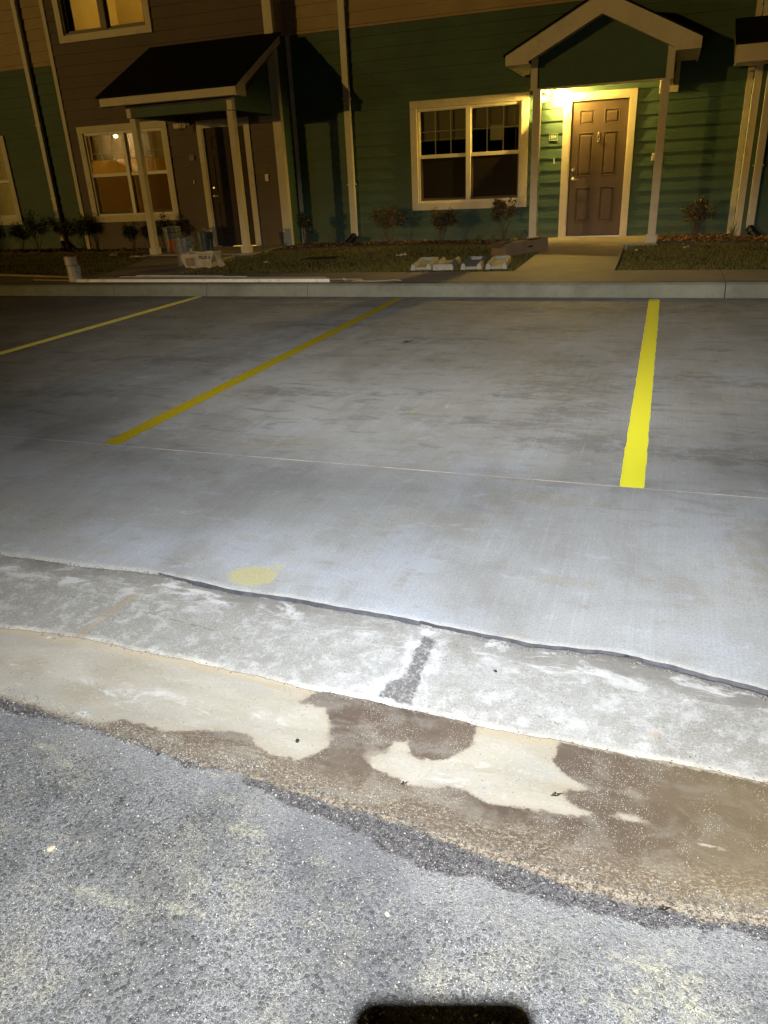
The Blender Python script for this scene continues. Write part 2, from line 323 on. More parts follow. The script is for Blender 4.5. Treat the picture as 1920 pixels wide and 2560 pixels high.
def street_mat():
    m, nt, b = new_mat('worn_asphalt'); n = N(nt); o = n.obj()
    wob = n.nt.nodes.new('ShaderNodeVectorMath'); wob.operation = 'ADD'
    nn = n.nt.nodes.new('ShaderNodeTexNoise'); nn.inputs['Scale'].default_value = 110; nn.inputs['Detail'].default_value = 3; n.link(o, nn.inputs['Vector'])
    sv = n.nt.nodes.new('ShaderNodeVectorMath'); sv.operation = 'SCALE'; n.link(nn.outputs['Color'], sv.inputs[0]); sv.inputs['Scale'].default_value = .010
    n.link(o, wob.inputs[0]); n.link(sv.outputs[0], wob.inputs[1]); p = wob.outputs[0]
    cell = n.vor(p, 100, out='Color'); cx = n.xyz(cell)
    e1 = n.vor(p, 100, 'DISTANCE_TO_EDGE'); e2 = n.vor(p, 215, 'DISTANCE_TO_EDGE'); c2 = n.xyz(n.vor(p, 215, out='Color'))
    stone = n.mix(n.rng(cx[0], 0, 1, 0, 1, False), (.038,.039,.041), (.145,.145,.143))
    stone2 = n.mix(n.rng(c2[1], 0, 1, 0, 1, False), (.048,.049,.051), (.17,.17,.167))
    big = n.rng(cx[2], .45, .6)
    st = n.mix(big, stone2, stone)
    edge = n.m('MAXIMUM', n.m('MULTIPLY', n.rng(e1, .13, .03), big), n.m('MULTIPLY', n.rng(e2, .20, .05), n.m('SUBTRACT', 1, n.m('MULTIPLY', big, .75))))
    patch = n.noise(n.mapping(o, loc=(3,0,0)), 3.6, 7, .68)
    patch2 = n.noise(n.mapping(o, (1.3,1,1), loc=(0,7,0)), 7.5, 6, .7)
    dustamt = n.rng(patch, .33, .62, .25, 1.1)
    brk = n.rng(n.noise(o, 120, 4, .8), .36, .58)
    dust = n.m('MULTIPLY', n.m('MULTIPLY', edge, dustamt), brk)
    dcol = n.mix(n.rng(patch2, .45, .66), (.36,.36,.365), (.44,.42,.33))
    c = n.mix(n.m('MULTIPLY', n.rng(patch, .3, .7), .12), st, (.26,.265,.28))
    c = n.mix(n.m('MULTIPLY', dust, .95), c, dcol)
    dust2 = n.m('MULTIPLY', n.rng(n.noise(o, 230, 4, .8), .52, .62), n.rng(patch2, .46, .66))
    c = n.mix(n.m('MULTIPLY', dust2, .6), c, dcol)
    fade = n.rng(n.m('ADD', n.attr('far'), n.m('MULTIPLY', n.m('SUBTRACT', n.noise(o, 9, 5), .5), .12)), .16, .0)   # pale dust just below the wet band
    c = n.mix(n.m('MULTIPLY', fade, n.rng(n.noise(o, 170, 4, .8), .35, .6, .2, .75)), c, (.30,.30,.305))
    blue = n.rng(n.noise(n.mapping(o, loc=(1,4,0)), 2.3, 5, .6), .52, .68)
    c = n.mix(n.m('MULTIPLY', blue, .4), c, (.075,.08,.11))
    spk = n.m('MULTIPLY', n.rng(n.vor(n.mapping(o, loc=(.1,.1,.1)), 160), .17, .11), n.rng(n.noise(o, 6, 4), .36, .56, .3, 1))
    c = n.mix(spk, c, (.85,.84,.80))
    yel = n.m('MULTIPLY', n.rng(n.m('ADD', n.attr('sand'), n.m('MULTIPLY', n.m('SUBTRACT', n.noise(o, 20, 7, .8), .5), 2.6)), .55, 1.25), n.rng(n.noise(o, 110, 5, .85), .42, .58, .15, 1))
    c = n.mix(n.m('MULTIPLY', yel, .72), c, (.56,.53,.36))
    bw = n.m('ADD', n.attr('band'), n.m('MULTIPLY', n.m('SUBTRACT', n.noise(n.mapping(o, (1,1.3,1)), 17, 7, .72), .5), .085))
    band = n.rng(bw, -.004, .006)   # positive inside
    dn = n.noise(o, 125, 5, .82)
    dk = n.mix(n.rng(dn, .38, .64), (.035,.034,.042), (.20,.19,.19))
    brn = n.rng(n.m('ADD', n.attr('mud'), n.m('MULTIPLY', n.m('SUBTRACT', n.noise(o, 14, 6, .7), .5), .07)), -.006, .012)
    dk = n.mix(n.m('MULTIPLY', brn, .75), dk, n.mix(n.rng(dn, .42, .58), (.13,.095,.06), (.55,.46,.33)))
    dk = n.mix(n.rng(n.vor(o, 230), .2, .12), dk, (.58,.54,.48))
    c = n.mix(band, c, dk)
    n.link(c, b.inputs['Base Color'])
    n.link(n.mix(band, (.72,.72,.72), (.42,.42,.42)), b.inputs['Roughness'])
    h = n.m('ADD', n.m('MULTIPLY', n.rng(e1, 0, .3), big), n.m('MULTIPLY', n.rng(e2, 0, .35), .6))
    h = n.m('ADD', h, n.m('MULTIPLY', n.noise(o, 260, 4, .8), .8))
    n.bump(b, h, .55, .0035)
    return m
M['lot'] = concrete_lot(); M['apron'] = apron_mat(); M['gutter'] = gutter_mat(); M['street'] = street_mat()
def walk_mat(name, a, bb, warm):
    m, nt, b = new_mat(name); n = N(nt); o = n.obj()
    c = n.mix(n.rng(n.noise(o, 1.6, 6, .65), .3, .7), a, bb)
    c = n.mix(n.m('MULTIPLY', n.rng(n.noise(n.mapping(o, (1,3,1)), 5, 6, .7), .52, .7), .4), c, warm)
    c = n.mix(n.m('MULTIPLY', n.rng(n.noise(o, 60, 5, .75), .5, .68), .3), c, tuple(x*.6 for x in a))
    c = n.mix(n.rng(n.vor(o, 14), .04, .02), c, tuple(x*.3 for x in a))
    n.link(c, b.inputs['Base Color']); b.inputs['Roughness'].default_value = .8
    n.bump(b, n.noise(o, 110, 5, .7), .3, .003); return m
M['walk'] = walk_mat('sidewalk_concrete', (.33,.28,.215), (.42,.36,.285), (.23,.195,.15))
M['curb'] = walk_mat('curb_concrete', (.17,.18,.15), (.27,.28,.235), (.11,.11,.09))
M['soil'] = simple('lawn_soil', (.035,.030,.010), .95, .35, 5, .6, 60, .01)
M['mulchbase'] = simple('mulch_soil', (.05,.028,.014), .95, .4, 12, .8, 60, .012)
def grass_mat():
    m, nt, b = new_mat('dormant_grass'); n = N(nt); o = n.obj()
    f = n.noise(o, 1.4, 5, .7); g = n.nt.nodes.new('ShaderNodeObjectInfo')
    gg = n.noise(o, 45, 2)
    c = n.mix(n.rng(f, .38, .62), (.145,.135,.018), (.18,.14,.03))
    c = n.mix(n.rng(gg, .55, .7), c, (.19,.145,.05))
    n.link(c, b.inputs['Base Color']); b.inputs['Roughness'].default_value = .7; return m
M['grass'] = grass_mat()
def chip_mat():
    m, nt, b = new_mat('mulch_chip'); n = N(nt)
    f = n.noise(n.obj(), 28, 2)
    c = n.mix(n.rng(f, .35, .65), (.09,.04,.015), (.34,.17,.055))
    n.link(c, b.inputs['Base Color']); b.inputs['Roughness'].default_value = .75; return m
M['chip'] = chip_mat()
M['seal'] = simple('joint_sealant_rubber', (.06,.06,.072), .65, .3, 30, .6, 150, .003)
M['chalk'] = simple('chalk_dust', (.88,.76,.68), .8, .15, 20)

# ------------------------------------------------------------------ mesh helpers
class MB:
    def __init__(s): s.v = []; s.f = []
    def quad(s, a, b, c, d): i = len(s.v); s.v += [tuple(a),tuple(b),tuple(c),tuple(d)]; s.f.append((i,i+1,i+2,i+3))
    def tri(s, a, b, c): i = len(s.v); s.v += [tuple(a),tuple(b),tuple(c)]; s.f.append((i,i+1,i+2))
    def box(s, x0,x1,y0,y1,z0,z1):
        i = len(s.v)
        s.v += [(x0,y0,z0),(x1,y0,z0),(x1,y1,z0),(x0,y1,z0),(x0,y0,z1),(x1,y0,z1),(x1,y1,z1),(x0,y1,z1)]
        s.f += [(i,i+3,i+2,i+1),(i+4,i+5,i+6,i+7),(i,i+1,i+5,i+4),(i+1,i+2,i+6,i+5),(i+2,i+3,i+7,i+6),(i+3,i,i+4,i+7)]
    def prism(s, pts, d):
        """closed polygon pts (3D) extruded by vector d"""
        i = len(s.v); k = len(pts); s.v += [tuple(p) for p in pts] + [tuple(Vector(p)+Vector(d)) for p in pts]
        s.f.append(tuple(range(i+k-1, i-1, -1))); s.f.append(tuple(range(i+k, i+2*k)))
        for j in range(k): s.f.append((i+j, i+(j+1)%k, i+k+(j+1)%k, i+k+j))
    def lathe(s, prof, seg=24, c=(0,0,0)):
        i = len(s.v)
        for r, z in prof:
            for k in range(seg):
                a = 2*math.pi*k/seg; s.v.append((c[0]+r*math.cos(a), c[1]+r*math.sin(a), c[2]+z))
        for j in range(len(prof)-1):
            for k in range(seg):
                s.f.append((i+j*seg+k, i+j*seg+(k+1)%seg, i+(j+1)*seg+(k+1)%seg, i+(j+1)*seg+k))
        s.f.append(tuple(i+k for k in range(seg-1,-1,-1))); s.f.append(tuple(i+(len(prof)-1)*seg+k for k in range(seg)))
    def tube(s, pts, r0, r1=None, seg=6):
        r1 = r0 if r1 is None else r1; n = len(pts); rings = []
        for j, p in enumerate(pts):
            p = Vector(p); d = (Vector(pts[min(j+1,n-1)]) - Vector(pts[max(j-1,0)])).normalized()
            u = d.cross(Vector((.31,.9,.17))).normalized(); w = d.cross(u); r = r0+(r1-r0)*j/max(1,n-1)
            i = len(s.v); rings.append(i)
            for k in range(seg):
                a = 2*math.pi*k/seg; s.v.append(tuple(p+u*math.cos(a)*r+w*math.sin(a)*r))
        for j in range(n-1):
            for k in range(seg): s.f.append((rings[j]+k, rings[j]+(k+1)%seg, rings[j+1]+(k+1)%seg, rings[j+1]+k))
        s.f.append(tuple(rings[0]+k for k in range(seg-1,-1,-1))); s.f.append(tuple(rings[-1]+k for k in range(seg)))
    def build(s, name, mat, parent=None, bevel=0, smooth=False, recalc=True, loc=None):
        me = bpy.data.meshes.new(name); me.from_pydata(s.v, [], s.f); me.materials.append(mat)
        o = bpy.data.objects.new(name, me); col.objects.link(o)
        if recalc:
            import bmesh
            bm = bmesh.new(); bm.from_mesh(me); bmesh.ops.recalc_face_normals(bm, faces=bm.faces); bm.to_mesh(me); bm.free()
        if parent: o.parent = parent
        if loc: o.location = loc
        if bevel:
            md = o.modifiers.new('bevel', 'BEVEL'); md.width = bevel; md.segments = 2; md.limit_method = 'ANGLE'
        if smooth:
            for p in me.polygons: p.use_smooth = True
        return o
def tag(o, label=None, cat=None, group=None, kind=None):
    if label: o['label'] = label
    if cat: o['category'] = cat
    if group: o['group'] = group
    if kind: o['kind'] = kind
    return o
def empty(name, loc, label=None, cat=None, group=None, rz=0):
    o = bpy.data.objects.new(name, None); col.objects.link(o); o.location = loc; o.rotation_euler.z = rz
    o.empty_display_size = .1
    return tag(o, label, cat, group)
def pempty(name, parent):
    o = bpy.data.objects.new(name, None); col.objects.link(o); o.parent = parent; return o
def boxp(name, mat, parent, *a, bevel=.003):
    b = MB()
    if isinstance(a[0], (tuple, list)):
        for q in a: b.box(*q)
    else: b.box(*a)
    return b.build(name, mat, parent, bevel)
def boxps(name, mat, parent, *a, bevel=.003):
    for q in a: boxp(name, mat, parent, q, bevel=bevel)
def np_mesh(name, verts, faces, mat, attrs=None, parent=None):
    me = bpy.data.meshes.new(name)
    verts = np.asarray(verts, dtype=np.float32); faces = np.asarray(faces, dtype=np.int32)
    k = faces.shape[1]
    me.vertices.add(len(verts)); me.vertices.foreach_set('co', verts.ravel())
    me.loops.add(faces.size); me.loops.foreach_set('vertex_index', faces.ravel())
    me.polygons.add(len(faces)); me.polygons.foreach_set('loop_start', np.arange(0, faces.size, k, dtype=np.int32))
    me.update(calc_edges=True)
    for a, v in (attrs or {}).items():
        at = me.attributes.new(a, 'FLOAT', 'POINT'); at.data.foreach_set('value', np.asarray(v, dtype=np.float32))
    me.materials.append(mat); me.validate()
    o = bpy.data.objects.new(name, me); col.objects.link(o)
    if parent: o.parent = parent
    return o

# ------------------------------------------------------------------ curves of the near ground
xs_e = [-40,-2.42,-2.0,-1.67,-1.33,-1.06,-.69,-.48,-.26,-.06,.14,.38,30]; ys_e = [2.02,2.01,2.01,2.03,1.99,1.99,1.97,1.95,1.93,1.95,1.93,1.88,1.86]
xs_k = [-40,-2.04,-1.76,-1.48,-1.13,-.89,-.57,-.35,-.14,.36,30]; ys_k = [1.62,1.62,1.64,1.63,1.62,1.605,1.60,1.585,1.585,1.58,1.58]
xs_a = [-40,-1.74,-1.38,-1.05,-.78,-.47,-.19,.01,.19,.32,30]; ys_a = [1.315,1.315,1.285,1.255,1.245,1.22,1.19,1.172,1.18,1.198,1.20]
xs_b = [-40,-1.69,-1.49,-1.28,-1.04,-.9,-.75,-.58,-.43,-.34,-.25,-.08,.1,.24,.31,30]; ys_b = [1.27,1.27,1.275,1.268,1.228,1.235,1.185,1.165,1.115,1.10,1.112,1.10,1.10,1.14,1.13,1.12]
def wig(x, a, f, s):
    return a*(np.sin(x*f+s)+.6*np.sin(x*f*2.3+s*2)+.35*np.sin(x*f*5.1+s*3))
def yE(x): return np.interp(x, xs_e, ys_e) + wig(x, .0022, 17, 1)
def yK(x): return np.interp(x, xs_k, ys_k) + wig(x, .0022, 21, 4)
def yA(x): return np.interp(x, xs_a, ys_a)
def yB(x): return np.interp(x, xs_b, ys_b)
def zprof(y): return np.interp(y, [-30, 1.0, 1.2, 1.45, 1.60, 1.66, 1.90, 1.985, 2.02], [-.02, -.050, -.052, -.055, -.046, -.036, -.014, -.004, 0.0])
def sdf(poly, X, Y):
    """signed distance, negative inside"""
    P = np.array(poly); d = np.full(X.shape, 1e9); inside = np.zeros(X.shape, bool)
    for i in range(len(P)):
        a = P[i]; b = P[(i+1) % len(P)]; e = b-a; wx = X-a[0]; wy = Y-a[1]
        t = np.clip((wx*e[0]+wy*e[1])/(e@e+1e-12), 0, 1)
        d = np.minimum(d, (wx-e[0]*t)**2+(wy-e[1]*t)**2)
        c1 = (a[1] > Y) != (b[1] > Y)
        with np.errstate(divide='ignore', invalid='ignore'):
            xi = (b[0]-a[0])*(Y-a[1])/(b[1]-a[1]+1e-12)+a[0]
        inside ^= c1 & (X < xi)
    d = np.sqrt(d); return np.where(inside, -d, d)
def blob(X, Y, cx, cy, rx, ry, rot=0):
    c, s = math.cos(rot), math.sin(rot); dx, dy = X-cx, Y-cy
    return np.clip(1.25-np.sqrt(((dx*c+dy*s)/rx)**2+((-dx*s+dy*c)/ry)**2)*.75, 0, 1)
def seg_d(X, Y, a, b, w):
    e = np.array(b)-np.array(a); t = np.clip(((X-a[0])*e[0]+(Y-a[1])*e[1])/(e@e), 0, 1)
    d = np.hypot(X-a[0]-e[0]*t, Y-a[1]-e[1]*t); return np.clip(1-d/w, 0, 1)
def grid(xs, rows):
    """rows: list of y arrays (len xs)"""
    X = np.tile(xs, (len(rows), 1)); Y = np.array(rows); nx = len(xs); ny = len(rows)
    idx = np.arange(nx*ny).reshape(ny, nx)
    F = np.stack([idx[:-1,:-1], idx[:-1,1:], idx[1:,1:], idx[1:,:-1]], -1).reshape(-1, 4)
    return X, Y, F
def xspread(a, b, st, lo=-40, hi=30):
    return np.concatenate([[lo, -25, -16, -12] if a > -12 else [lo], np.arange(a, b+st/2, st), [hi*.2, hi*.5, hi]])

# parking slab
xs = xspread(-9.4, 2.0, .022)
ybase = np.concatenate([np.linspace(0, .2, 12)**1.0, np.arange(.225, 6.75, .026), [6.78]])
ye = yE(xs); YT = 8.72
rows = [ye + (YT-ye)*(t/6.78) for t in ybase]
X, Y, F = grid(xs, rows)
Z = np.zeros_like(X); Z -= np.clip(.012-(Y-ye[None,:]), 0, .012)*.35
dark = np.zeros_like(X)
for cx, cy, rx, ry, a in [(-.56,4.9,.42,.55,0),(-.3,3.85,.5,.22,0),(.23,5.31,.36,.16,0),(.55,5.2,.4,.12,0),(.37,3.75,.6,.14,0),(.9,3.7,.4,.2,0),(-.45,4.35,.3,.3,0),
    (-.8,4.1,.5,.12,.1),(-1.9,6.3,.9,.22,.1),(-2.2,4.5,.7,.18,.1),(-4.4,6.2,.8,.16,.0),(-5.2,7.2,.7,.15,0),(-3.9,5.3,1.0,.16,.1),(-3.1,6.9,1.2,.22,0),(-4.9,6.55,.5,.12,0),
    (-4.0,4.2,.9,.13,.2),(-.9,6.9,.6,.25,0),(-.4,7.9,1.6,.3,0),(-3.6,8.1,1.5,.25,0),(.5,8.3,2,.3,0),(-6.5,5.5,1.0,.3,0),(-.62,5.6,.3,.25,0)]:
    dark = np.maximum(dark, blob(X, Y, cx, cy, rx, ry, a)*.72)
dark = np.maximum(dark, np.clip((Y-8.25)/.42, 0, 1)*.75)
brownst = np.zeros_like(X)
for cx, cy, rx, ry, a in [(-2.02,2.95,.12,.045,.35),(-1.50,2.38,.10,.05,0),(-1.62,2.15,.10,.03,.5),(-2.0,2.1,.05,.08,0),(-.4,3.05,.4,.12,.1),(-1.05,2.62,.28,.03,.2),(.45,2.75,.2,.5,0),(-1.9,3.5,.5,.14,.2),(-.2,2.35,.2,.05,0),(-1.35,7.45,.25,.16,0),(-.78,7.4,.16,.22,0)]:
    brownst = np.maximum(brownst, blob(X, Y, cx, cy, rx, ry, a)*.85)
yellowst = np.maximum.reduce([blob(X, Y, -1.31, 2.105, .092, .07), blob(X, Y, -1.35, 4.21, .07, .07)*.5, blob(X, Y, -1.25, 2.19, .05, .03)*.6])
scuff = np.zeros_like(X)
for a, b, w in [((-1.5,4.22),(-.9,4.25),.035),((-1.6,4.2),(-1.2,4.22),.04),((-.6,3.5),(-.1,3.5),.03),((.0,3.42),(.6,3.44),.025),((-.5,4.55),(.0,4.58),.025),((.05,4.56),(.5,4.6),.025),
    ((-2.86,3.25),(-2.72,3.65),.03),((-2.7,3.0),(-2.83,3.2),.025),((-1.75,3.2),(-2.05,2.85),.03),((-1.7,3.22),(-1.95,2.9),.025),((-2.35,2.2),(-2.05,2.3),.02),((-1.25,2.5),(-1.1,2.75),.02),
    ((-1.8,2.6),(-2.3,2.35),.025),((-.55,5.3),(-.1,5.7),.03),((-1.0,3.95),(-.4,3.98),.03),((-2.6,4.6),(-3.5,4.9),.03),((-2.7,3.5),(-3.9,3.7),.03),((-1.68,2.06),(-1.5,2.2),.02)]:
    scuff = np.maximum(scuff, seg_d(X, Y, a, b, w))
edge = Y-ye[None,:]
o = np_mesh('parking_lot', np.stack([X, Y, Z], -1).reshape(-1, 3), F, M['lot'],
    dict(dark=dark.ravel(), brownst=brownst.ravel(), yellowst=yellowst.ravel(), scuff=scuff.ravel(), edge=edge.ravel()))
tag(o, kind='structure')

# apron strip of the rolled kerb
xs = xspread(-3.0, 1.2, .008)
e, k, a = yE(xs), yK(xs), yA(xs)
rows = [k+(e-k)*t for t in np.linspace(0, 1, 46)]+[e+.03]
X, Y, F = grid(xs, rows); Z = zprof(Y) - .002
Z[-1] -= .004
lump = .0016*(np.sin(X*61+Y*17)*np.sin(Y*73-X*11)+np.sin(X*133)*np.sin(Y*151+2))
Z -= np.clip(1-(e[None,:]-Y)/.012, 0, 1)*.003
stain = sdf([(-.60,1.91),(-.555,1.9),(-.552,1.77),(-.545,1.612),(-.650,1.625),(-.640,1.68),(-.60,1.73),(-.60,1.80)], X, Y)
rust = np.maximum(seg_d(X, Y, (-1.73,1.64), (-1.68,1.9), .05), np.maximum(blob(X, Y, .10,1.665,.022,.016)*1.1, blob(X,Y,-.16,1.86,.04,.02)*.6))
dash = np.zeros_like(X)
for p, q in [((-1.60,1.815),(-1.5,1.81)),((-1.47,1.80),(-1.41,1.795)),((-1.38,1.79),(-1.28,1.78)),((-1.22,1.765),(-1.15,1.755)),((-1.95,1.83),(-1.75,1.83)),((-1.55,1.68),(-1.52,1.68)),((-.2,1.66),(-.12,1.635))]:
    dash = np.maximum(dash, seg_d(X, Y, p, q, .010)*.8)
o = np_mesh('curb_apron', np.stack([X, Y, Z], -1).reshape(-1, 3), F, M['apron'],
    dict(vtop=(e[None,:]-Y).ravel(), ulow=(Y-k[None,:]).ravel(), stain=stain.ravel(), rust=rust.ravel(), dash=dash.ravel()))
tag(o, kind='structure')
# gutter pan
wetpoly = [(-.87,1.54),(-.82,1.612),(-.75,1.605),(-.55,1.612),(-.35,1.588),(-.345,1.51),(-.37,1.47),(-.41,1.44),(-.46,1.42),(-.5,1.44),(-.515,1.48),(-.55,1.465),(-.555,1.42),(-.60,1.40),
    (-.57,1.36),(-.51,1.35),(-.47,1.33),(-.42,1.34),(-.36,1.36),(-.32,1.35),(-.27,1.33),(-.21,1.335),(-.14,1.345),(-.08,1.345),(-.03,1.365),(-.08,1.385),(-.11,1.42),(-.04,1.445),(-.09,1.46),(-.14,1.51),(-.13,1.583),
    (.4,1.575),(3,1.57),(3,.9),(-4,.9),(-4,1.31),(-1.75,1.32),(-1.62,1.32),(-1.53,1.30),(-1.39,1.30),(-1.32,1.34),(-1.24,1.335),(-1.17,1.33),(-1.04,1.375),(-.95,1.39),(-.92,1.37),(-.9,1.35),(-.83,1.33),(-.77,1.335),(-.73,1.37),(-.71,1.41),(-.75,1.49),(-.78,1.54),(-.84,1.54)]
rows = [a+(k-a)*t for t in np.linspace(0, 1, 50)]
X, Y, F = grid(xs, rows); Z = zprof(Y) - .003*np.clip(1-(k[None,:]-Y)/.03, 0, 1)
wet = sdf(wetpoly, X, Y)
for cx, cy, rx, ry in [(.05,1.378,.04,.012),(.22,1.345,.04,.006)]:
    wet = np.maximum(wet, blob(X, Y, cx, cy, rx, ry)*.03-.022)
o = np_mesh('gutter', np.stack([X, Y, Z], -1).reshape(-1, 3), F, M['gutter'],
    dict(ulow=(Y-k[None,:]).ravel(), wet=wet.ravel(), shore=(Y-a[None,:]).ravel()))
tag(o, kind='structure')
# street
rows = [a-.75*t**1.15 for t in np.linspace(0, 1, 80)]; rows += [a-3, a-9, a-30]; rows = rows[::-1]
X, Y, F = grid(xs, rows); Z = zprof(Y)
bl = yB(xs)[None,:]
band = Y-bl
mud = (Y-(a[None,:]-np.interp(xs, [-3,-1.5,-.9,-.3,.3,3], [.0,.0,.012,.02,.035,.04])[None,:]))
sand = np.zeros_like(X)
for cx, cy, rx, ry in [(-1.35,1.15,.07,.025),(-1.3,1.08,.06,.02),(-.92,1.16,.1,.03),(-1.0,.84,.16,.03),(-.8,.86,.1,.02),(-.78,1.09,.1,.04),(.12,.98,.16,.16),(.17,.9,.16,.18),(-1.25,.93,.08,.03),(-.95,1.22,.05,.015),(-.6,1.05,.05,.02),(-1.45,1.18,.08,.02),(-1.1,.8,.05,.02)]:
    sand = np.maximum(sand, blob(X, Y, cx, cy, rx, ry)*.8)
o = np_mesh('street', np.stack([X, Y, Z], -1).reshape(-1, 3), F, M['street'],
    dict(band=band.ravel(), mud=mud.ravel(), far=(bl-Y).ravel(), sand=sand.ravel()))
tag(o, kind='structure')

# joint sealant ribbons
def ribbon(pts, name, mat, z, thick=.006):
    b = MB(); P = []
    for x, w in pts:
        y = float(yE(np.array([x]))[0]); P.append((x, y, w))
    for (x0,y0,w0),(x1,y1,w1) in zip(P[:-1], P[1:]):
        j0 = .0015*math.sin(x0*31)+.0008*math.sin(x0*77); j1 = .0015*math.sin(x1*31)+.0008*math.sin(x1*77)
        b.quad((x0,y0-w0+j0,z-.004),(x1,y1-w1+j1,z-.004),(x1,y1-w1*.4,z+thick),(x0,y0-w0*.4,z+thick))
        b.quad((x0,y0-w0*.4,z+thick),(x1,y1-w1*.4,z+thick),(x1,y1+.003,z-.001),(x0,y0+.003,z-.001))
    return b
b = MB()
for lo, hi, w in [(-1.665,-.60,.019),(-.60,.02,.007),(.0,2.6,.015)]:
    n_ = max(6, int((hi-lo)/.01)); pts = []
    for i in range(n_+1):
        t = i/n_; ww = w*(.55+.45*math.sin(min(1, t*6, (1-t)*6)*math.pi/2))*(.8+.22*math.sin(t*17+lo*9)+.18*math.sin(t*41))
        if t < .02 or t > .98: ww = .003
        pts.append((lo+(hi-lo)*t, ww))
    r_ = ribbon(pts, '', None, .0015); off = len(b.v); b.v += r_.v; b.f += [tuple(i+off for i in f) for f in r_.f]
o = b.build('joint_sealant', M['seal']); tag(o, kind='structure')

# saw-cut / chalk snap line
b = MB()
for i in range(60):
    x0 = -9+i*.19; x1 = x0+.19; w = .0028+.0012*math.sin(i*1.7)
    y0 = 3.275-.0035*(x0+4); y1 = 3.275-.0035*(x1+4)
    b.quad((x0,y0-w,.0035),(x1,y1-w,.0035),(x1,y1+w,.0035),(x0,y0+w,.0035))
o = b.build('chalk_line', M['chalk']); tag(o, 'thin pale snapped chalk line crossing the concrete at the ends of the yellow lines', 'chalk line')

def pline(cx, w, y0, y1, mat, label, wob, seed):
    ys = np.arange(y0, y1+.001, .02); n_ = len(ys); r2 = np.random.default_rng(seed)
    jl = np.convolve(r2.normal(0, 1, n_+8), np.ones(5)/5, 'same')[:n_]*wob; jr = np.convolve(r2.normal(0, 1, n_+8), np.ones(5)/5, 'same')[:n_]*wob
    rows = []; ed = []
    us = [-1, -.8, -.5, 0, .5, .8, 1]
    V = []; 
    for j, y in enumerate(ys):
        ww = w/2
        if j == 0 or j == n_-1: ww *= .93
        for u in us:
            V.append((cx+u*ww+(jr[j] if u > 0 else jl[j])*abs(u), y, .004)); ed.append((1-abs(u))*ww if u > 0 else .02+ww)
    m_ = len(us); F = []
    for j in range(n_-1):
        for i in range(m_-1): F.append((j*m_+i, j*m_+i+1, (j+1)*m_+i+1, (j+1)*m_+i))
    o = np_mesh('parking_line', V, F, mat, dict(edge=ed))
    tag(o, label, 'parking line', 'yellow stall lines on the concrete lot')
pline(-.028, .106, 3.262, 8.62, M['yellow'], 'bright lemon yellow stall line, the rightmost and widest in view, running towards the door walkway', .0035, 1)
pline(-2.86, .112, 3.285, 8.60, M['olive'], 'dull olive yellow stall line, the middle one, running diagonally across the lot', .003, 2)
pline(-5.63, .104, 3.285, 8.68, M['yellowfar_return'], 'pale yellow stall line at the far left, leaving the left edge of the view', .0035, 3)

# curb, sidewalk, walkways
def curb_y(x): return 8.735+.006*(x+3)
b = MB(); joints = [-14,-10,-7.0,-5.55,-4.11,.66,6,14]
for x0, x1 in zip([-40]+joints, joints+[30]):
    g = .004
    prof = [(0,-.02),(0.0,.0),(.022,.125),(.045,.147),(.17,.150),(.17,-.02)]
    A = [(x0+g, curb_y(x0)+p, z) for p, z in prof]; B = [(x1-g, curb_y(x1)+p, z) for p, z in prof]
    i = len(b.v); b.v += A+B; n_ = len(prof)
    for j in range(n_-1): b.f.append((i+j, i+j+1, i+n_+j+1, i+n_+j))
    b.f.append(tuple(range(i+n_-1, i-1, -1))); b.f.append(tuple(range(i+n_, i+2*n_)))
o = b.build('curb', M['curb']); tag(o, kind='structure')
b = MB()
for x0, x1 in [(-40,-12),(-12,-9),(-9,-5.77),(-5.77,-2.3),(-2.3,.66),(.66,4),(4,30)]:
    b.box(x0+.004, x1-.004, 8.735+.006*(x0+3)+.175 if False else 8.93, 9.86, .0, .149)
    b.prism([(x0+.004,curb_y(x0)+.172,.149),(x1-.004,curb_y(x1)+.172,.149),(x1-.004,8.926,.149),(x0+.004,8.926,.149)], (0,0,-.1))
o = b.build('sidewalk', M['walk']); tag(o, kind='structure')
def slab(pts, name, mat, th=.12):
    b = MB(); 
    for p in pts: b.prism(p, (0,0,-th))
    return b.build(name, mat, None, .006)
o = slab([[(-1.75,9.864,.150),(-.52,9.864,.150),(-.53,11.38,.172),(-1.745,11.38,.172)], [(-1.745,11.388,.172),(-.53,11.388,.172),(-.55,12.746,.192),(-1.73,12.746,.192)]], 'walkway', M['walk']); tag(o, kind='structure')
o = slab([[(-8.05,9.864,.150),(-6.72,9.864,.150),(-6.98,11.0,.168),(-8.38,11.0,.168)], [(-8.38,11.008,.168),(-6.98,11.008,.168),(-7.05,12.196,.188),(-8.76,12.196,.188)]], 'walkway', M['walk']); tag(o, kind='structure')
o = slab([[(-2.12,12.75,.205),(-.08,12.75,.205),(-.08,14.2,.205),(-2.12,14.2,.205)]], 'porch_slab', M['walk'], .2); tag(o, kind='structure')
o = slab([[(-9.0,12.2,.205),(-6.75,12.2,.205),(-6.75,13.8,.205),(-9.0,13.8,.205)]], 'porch_slab', M['walk'], .2); tag(o, kind='structure')
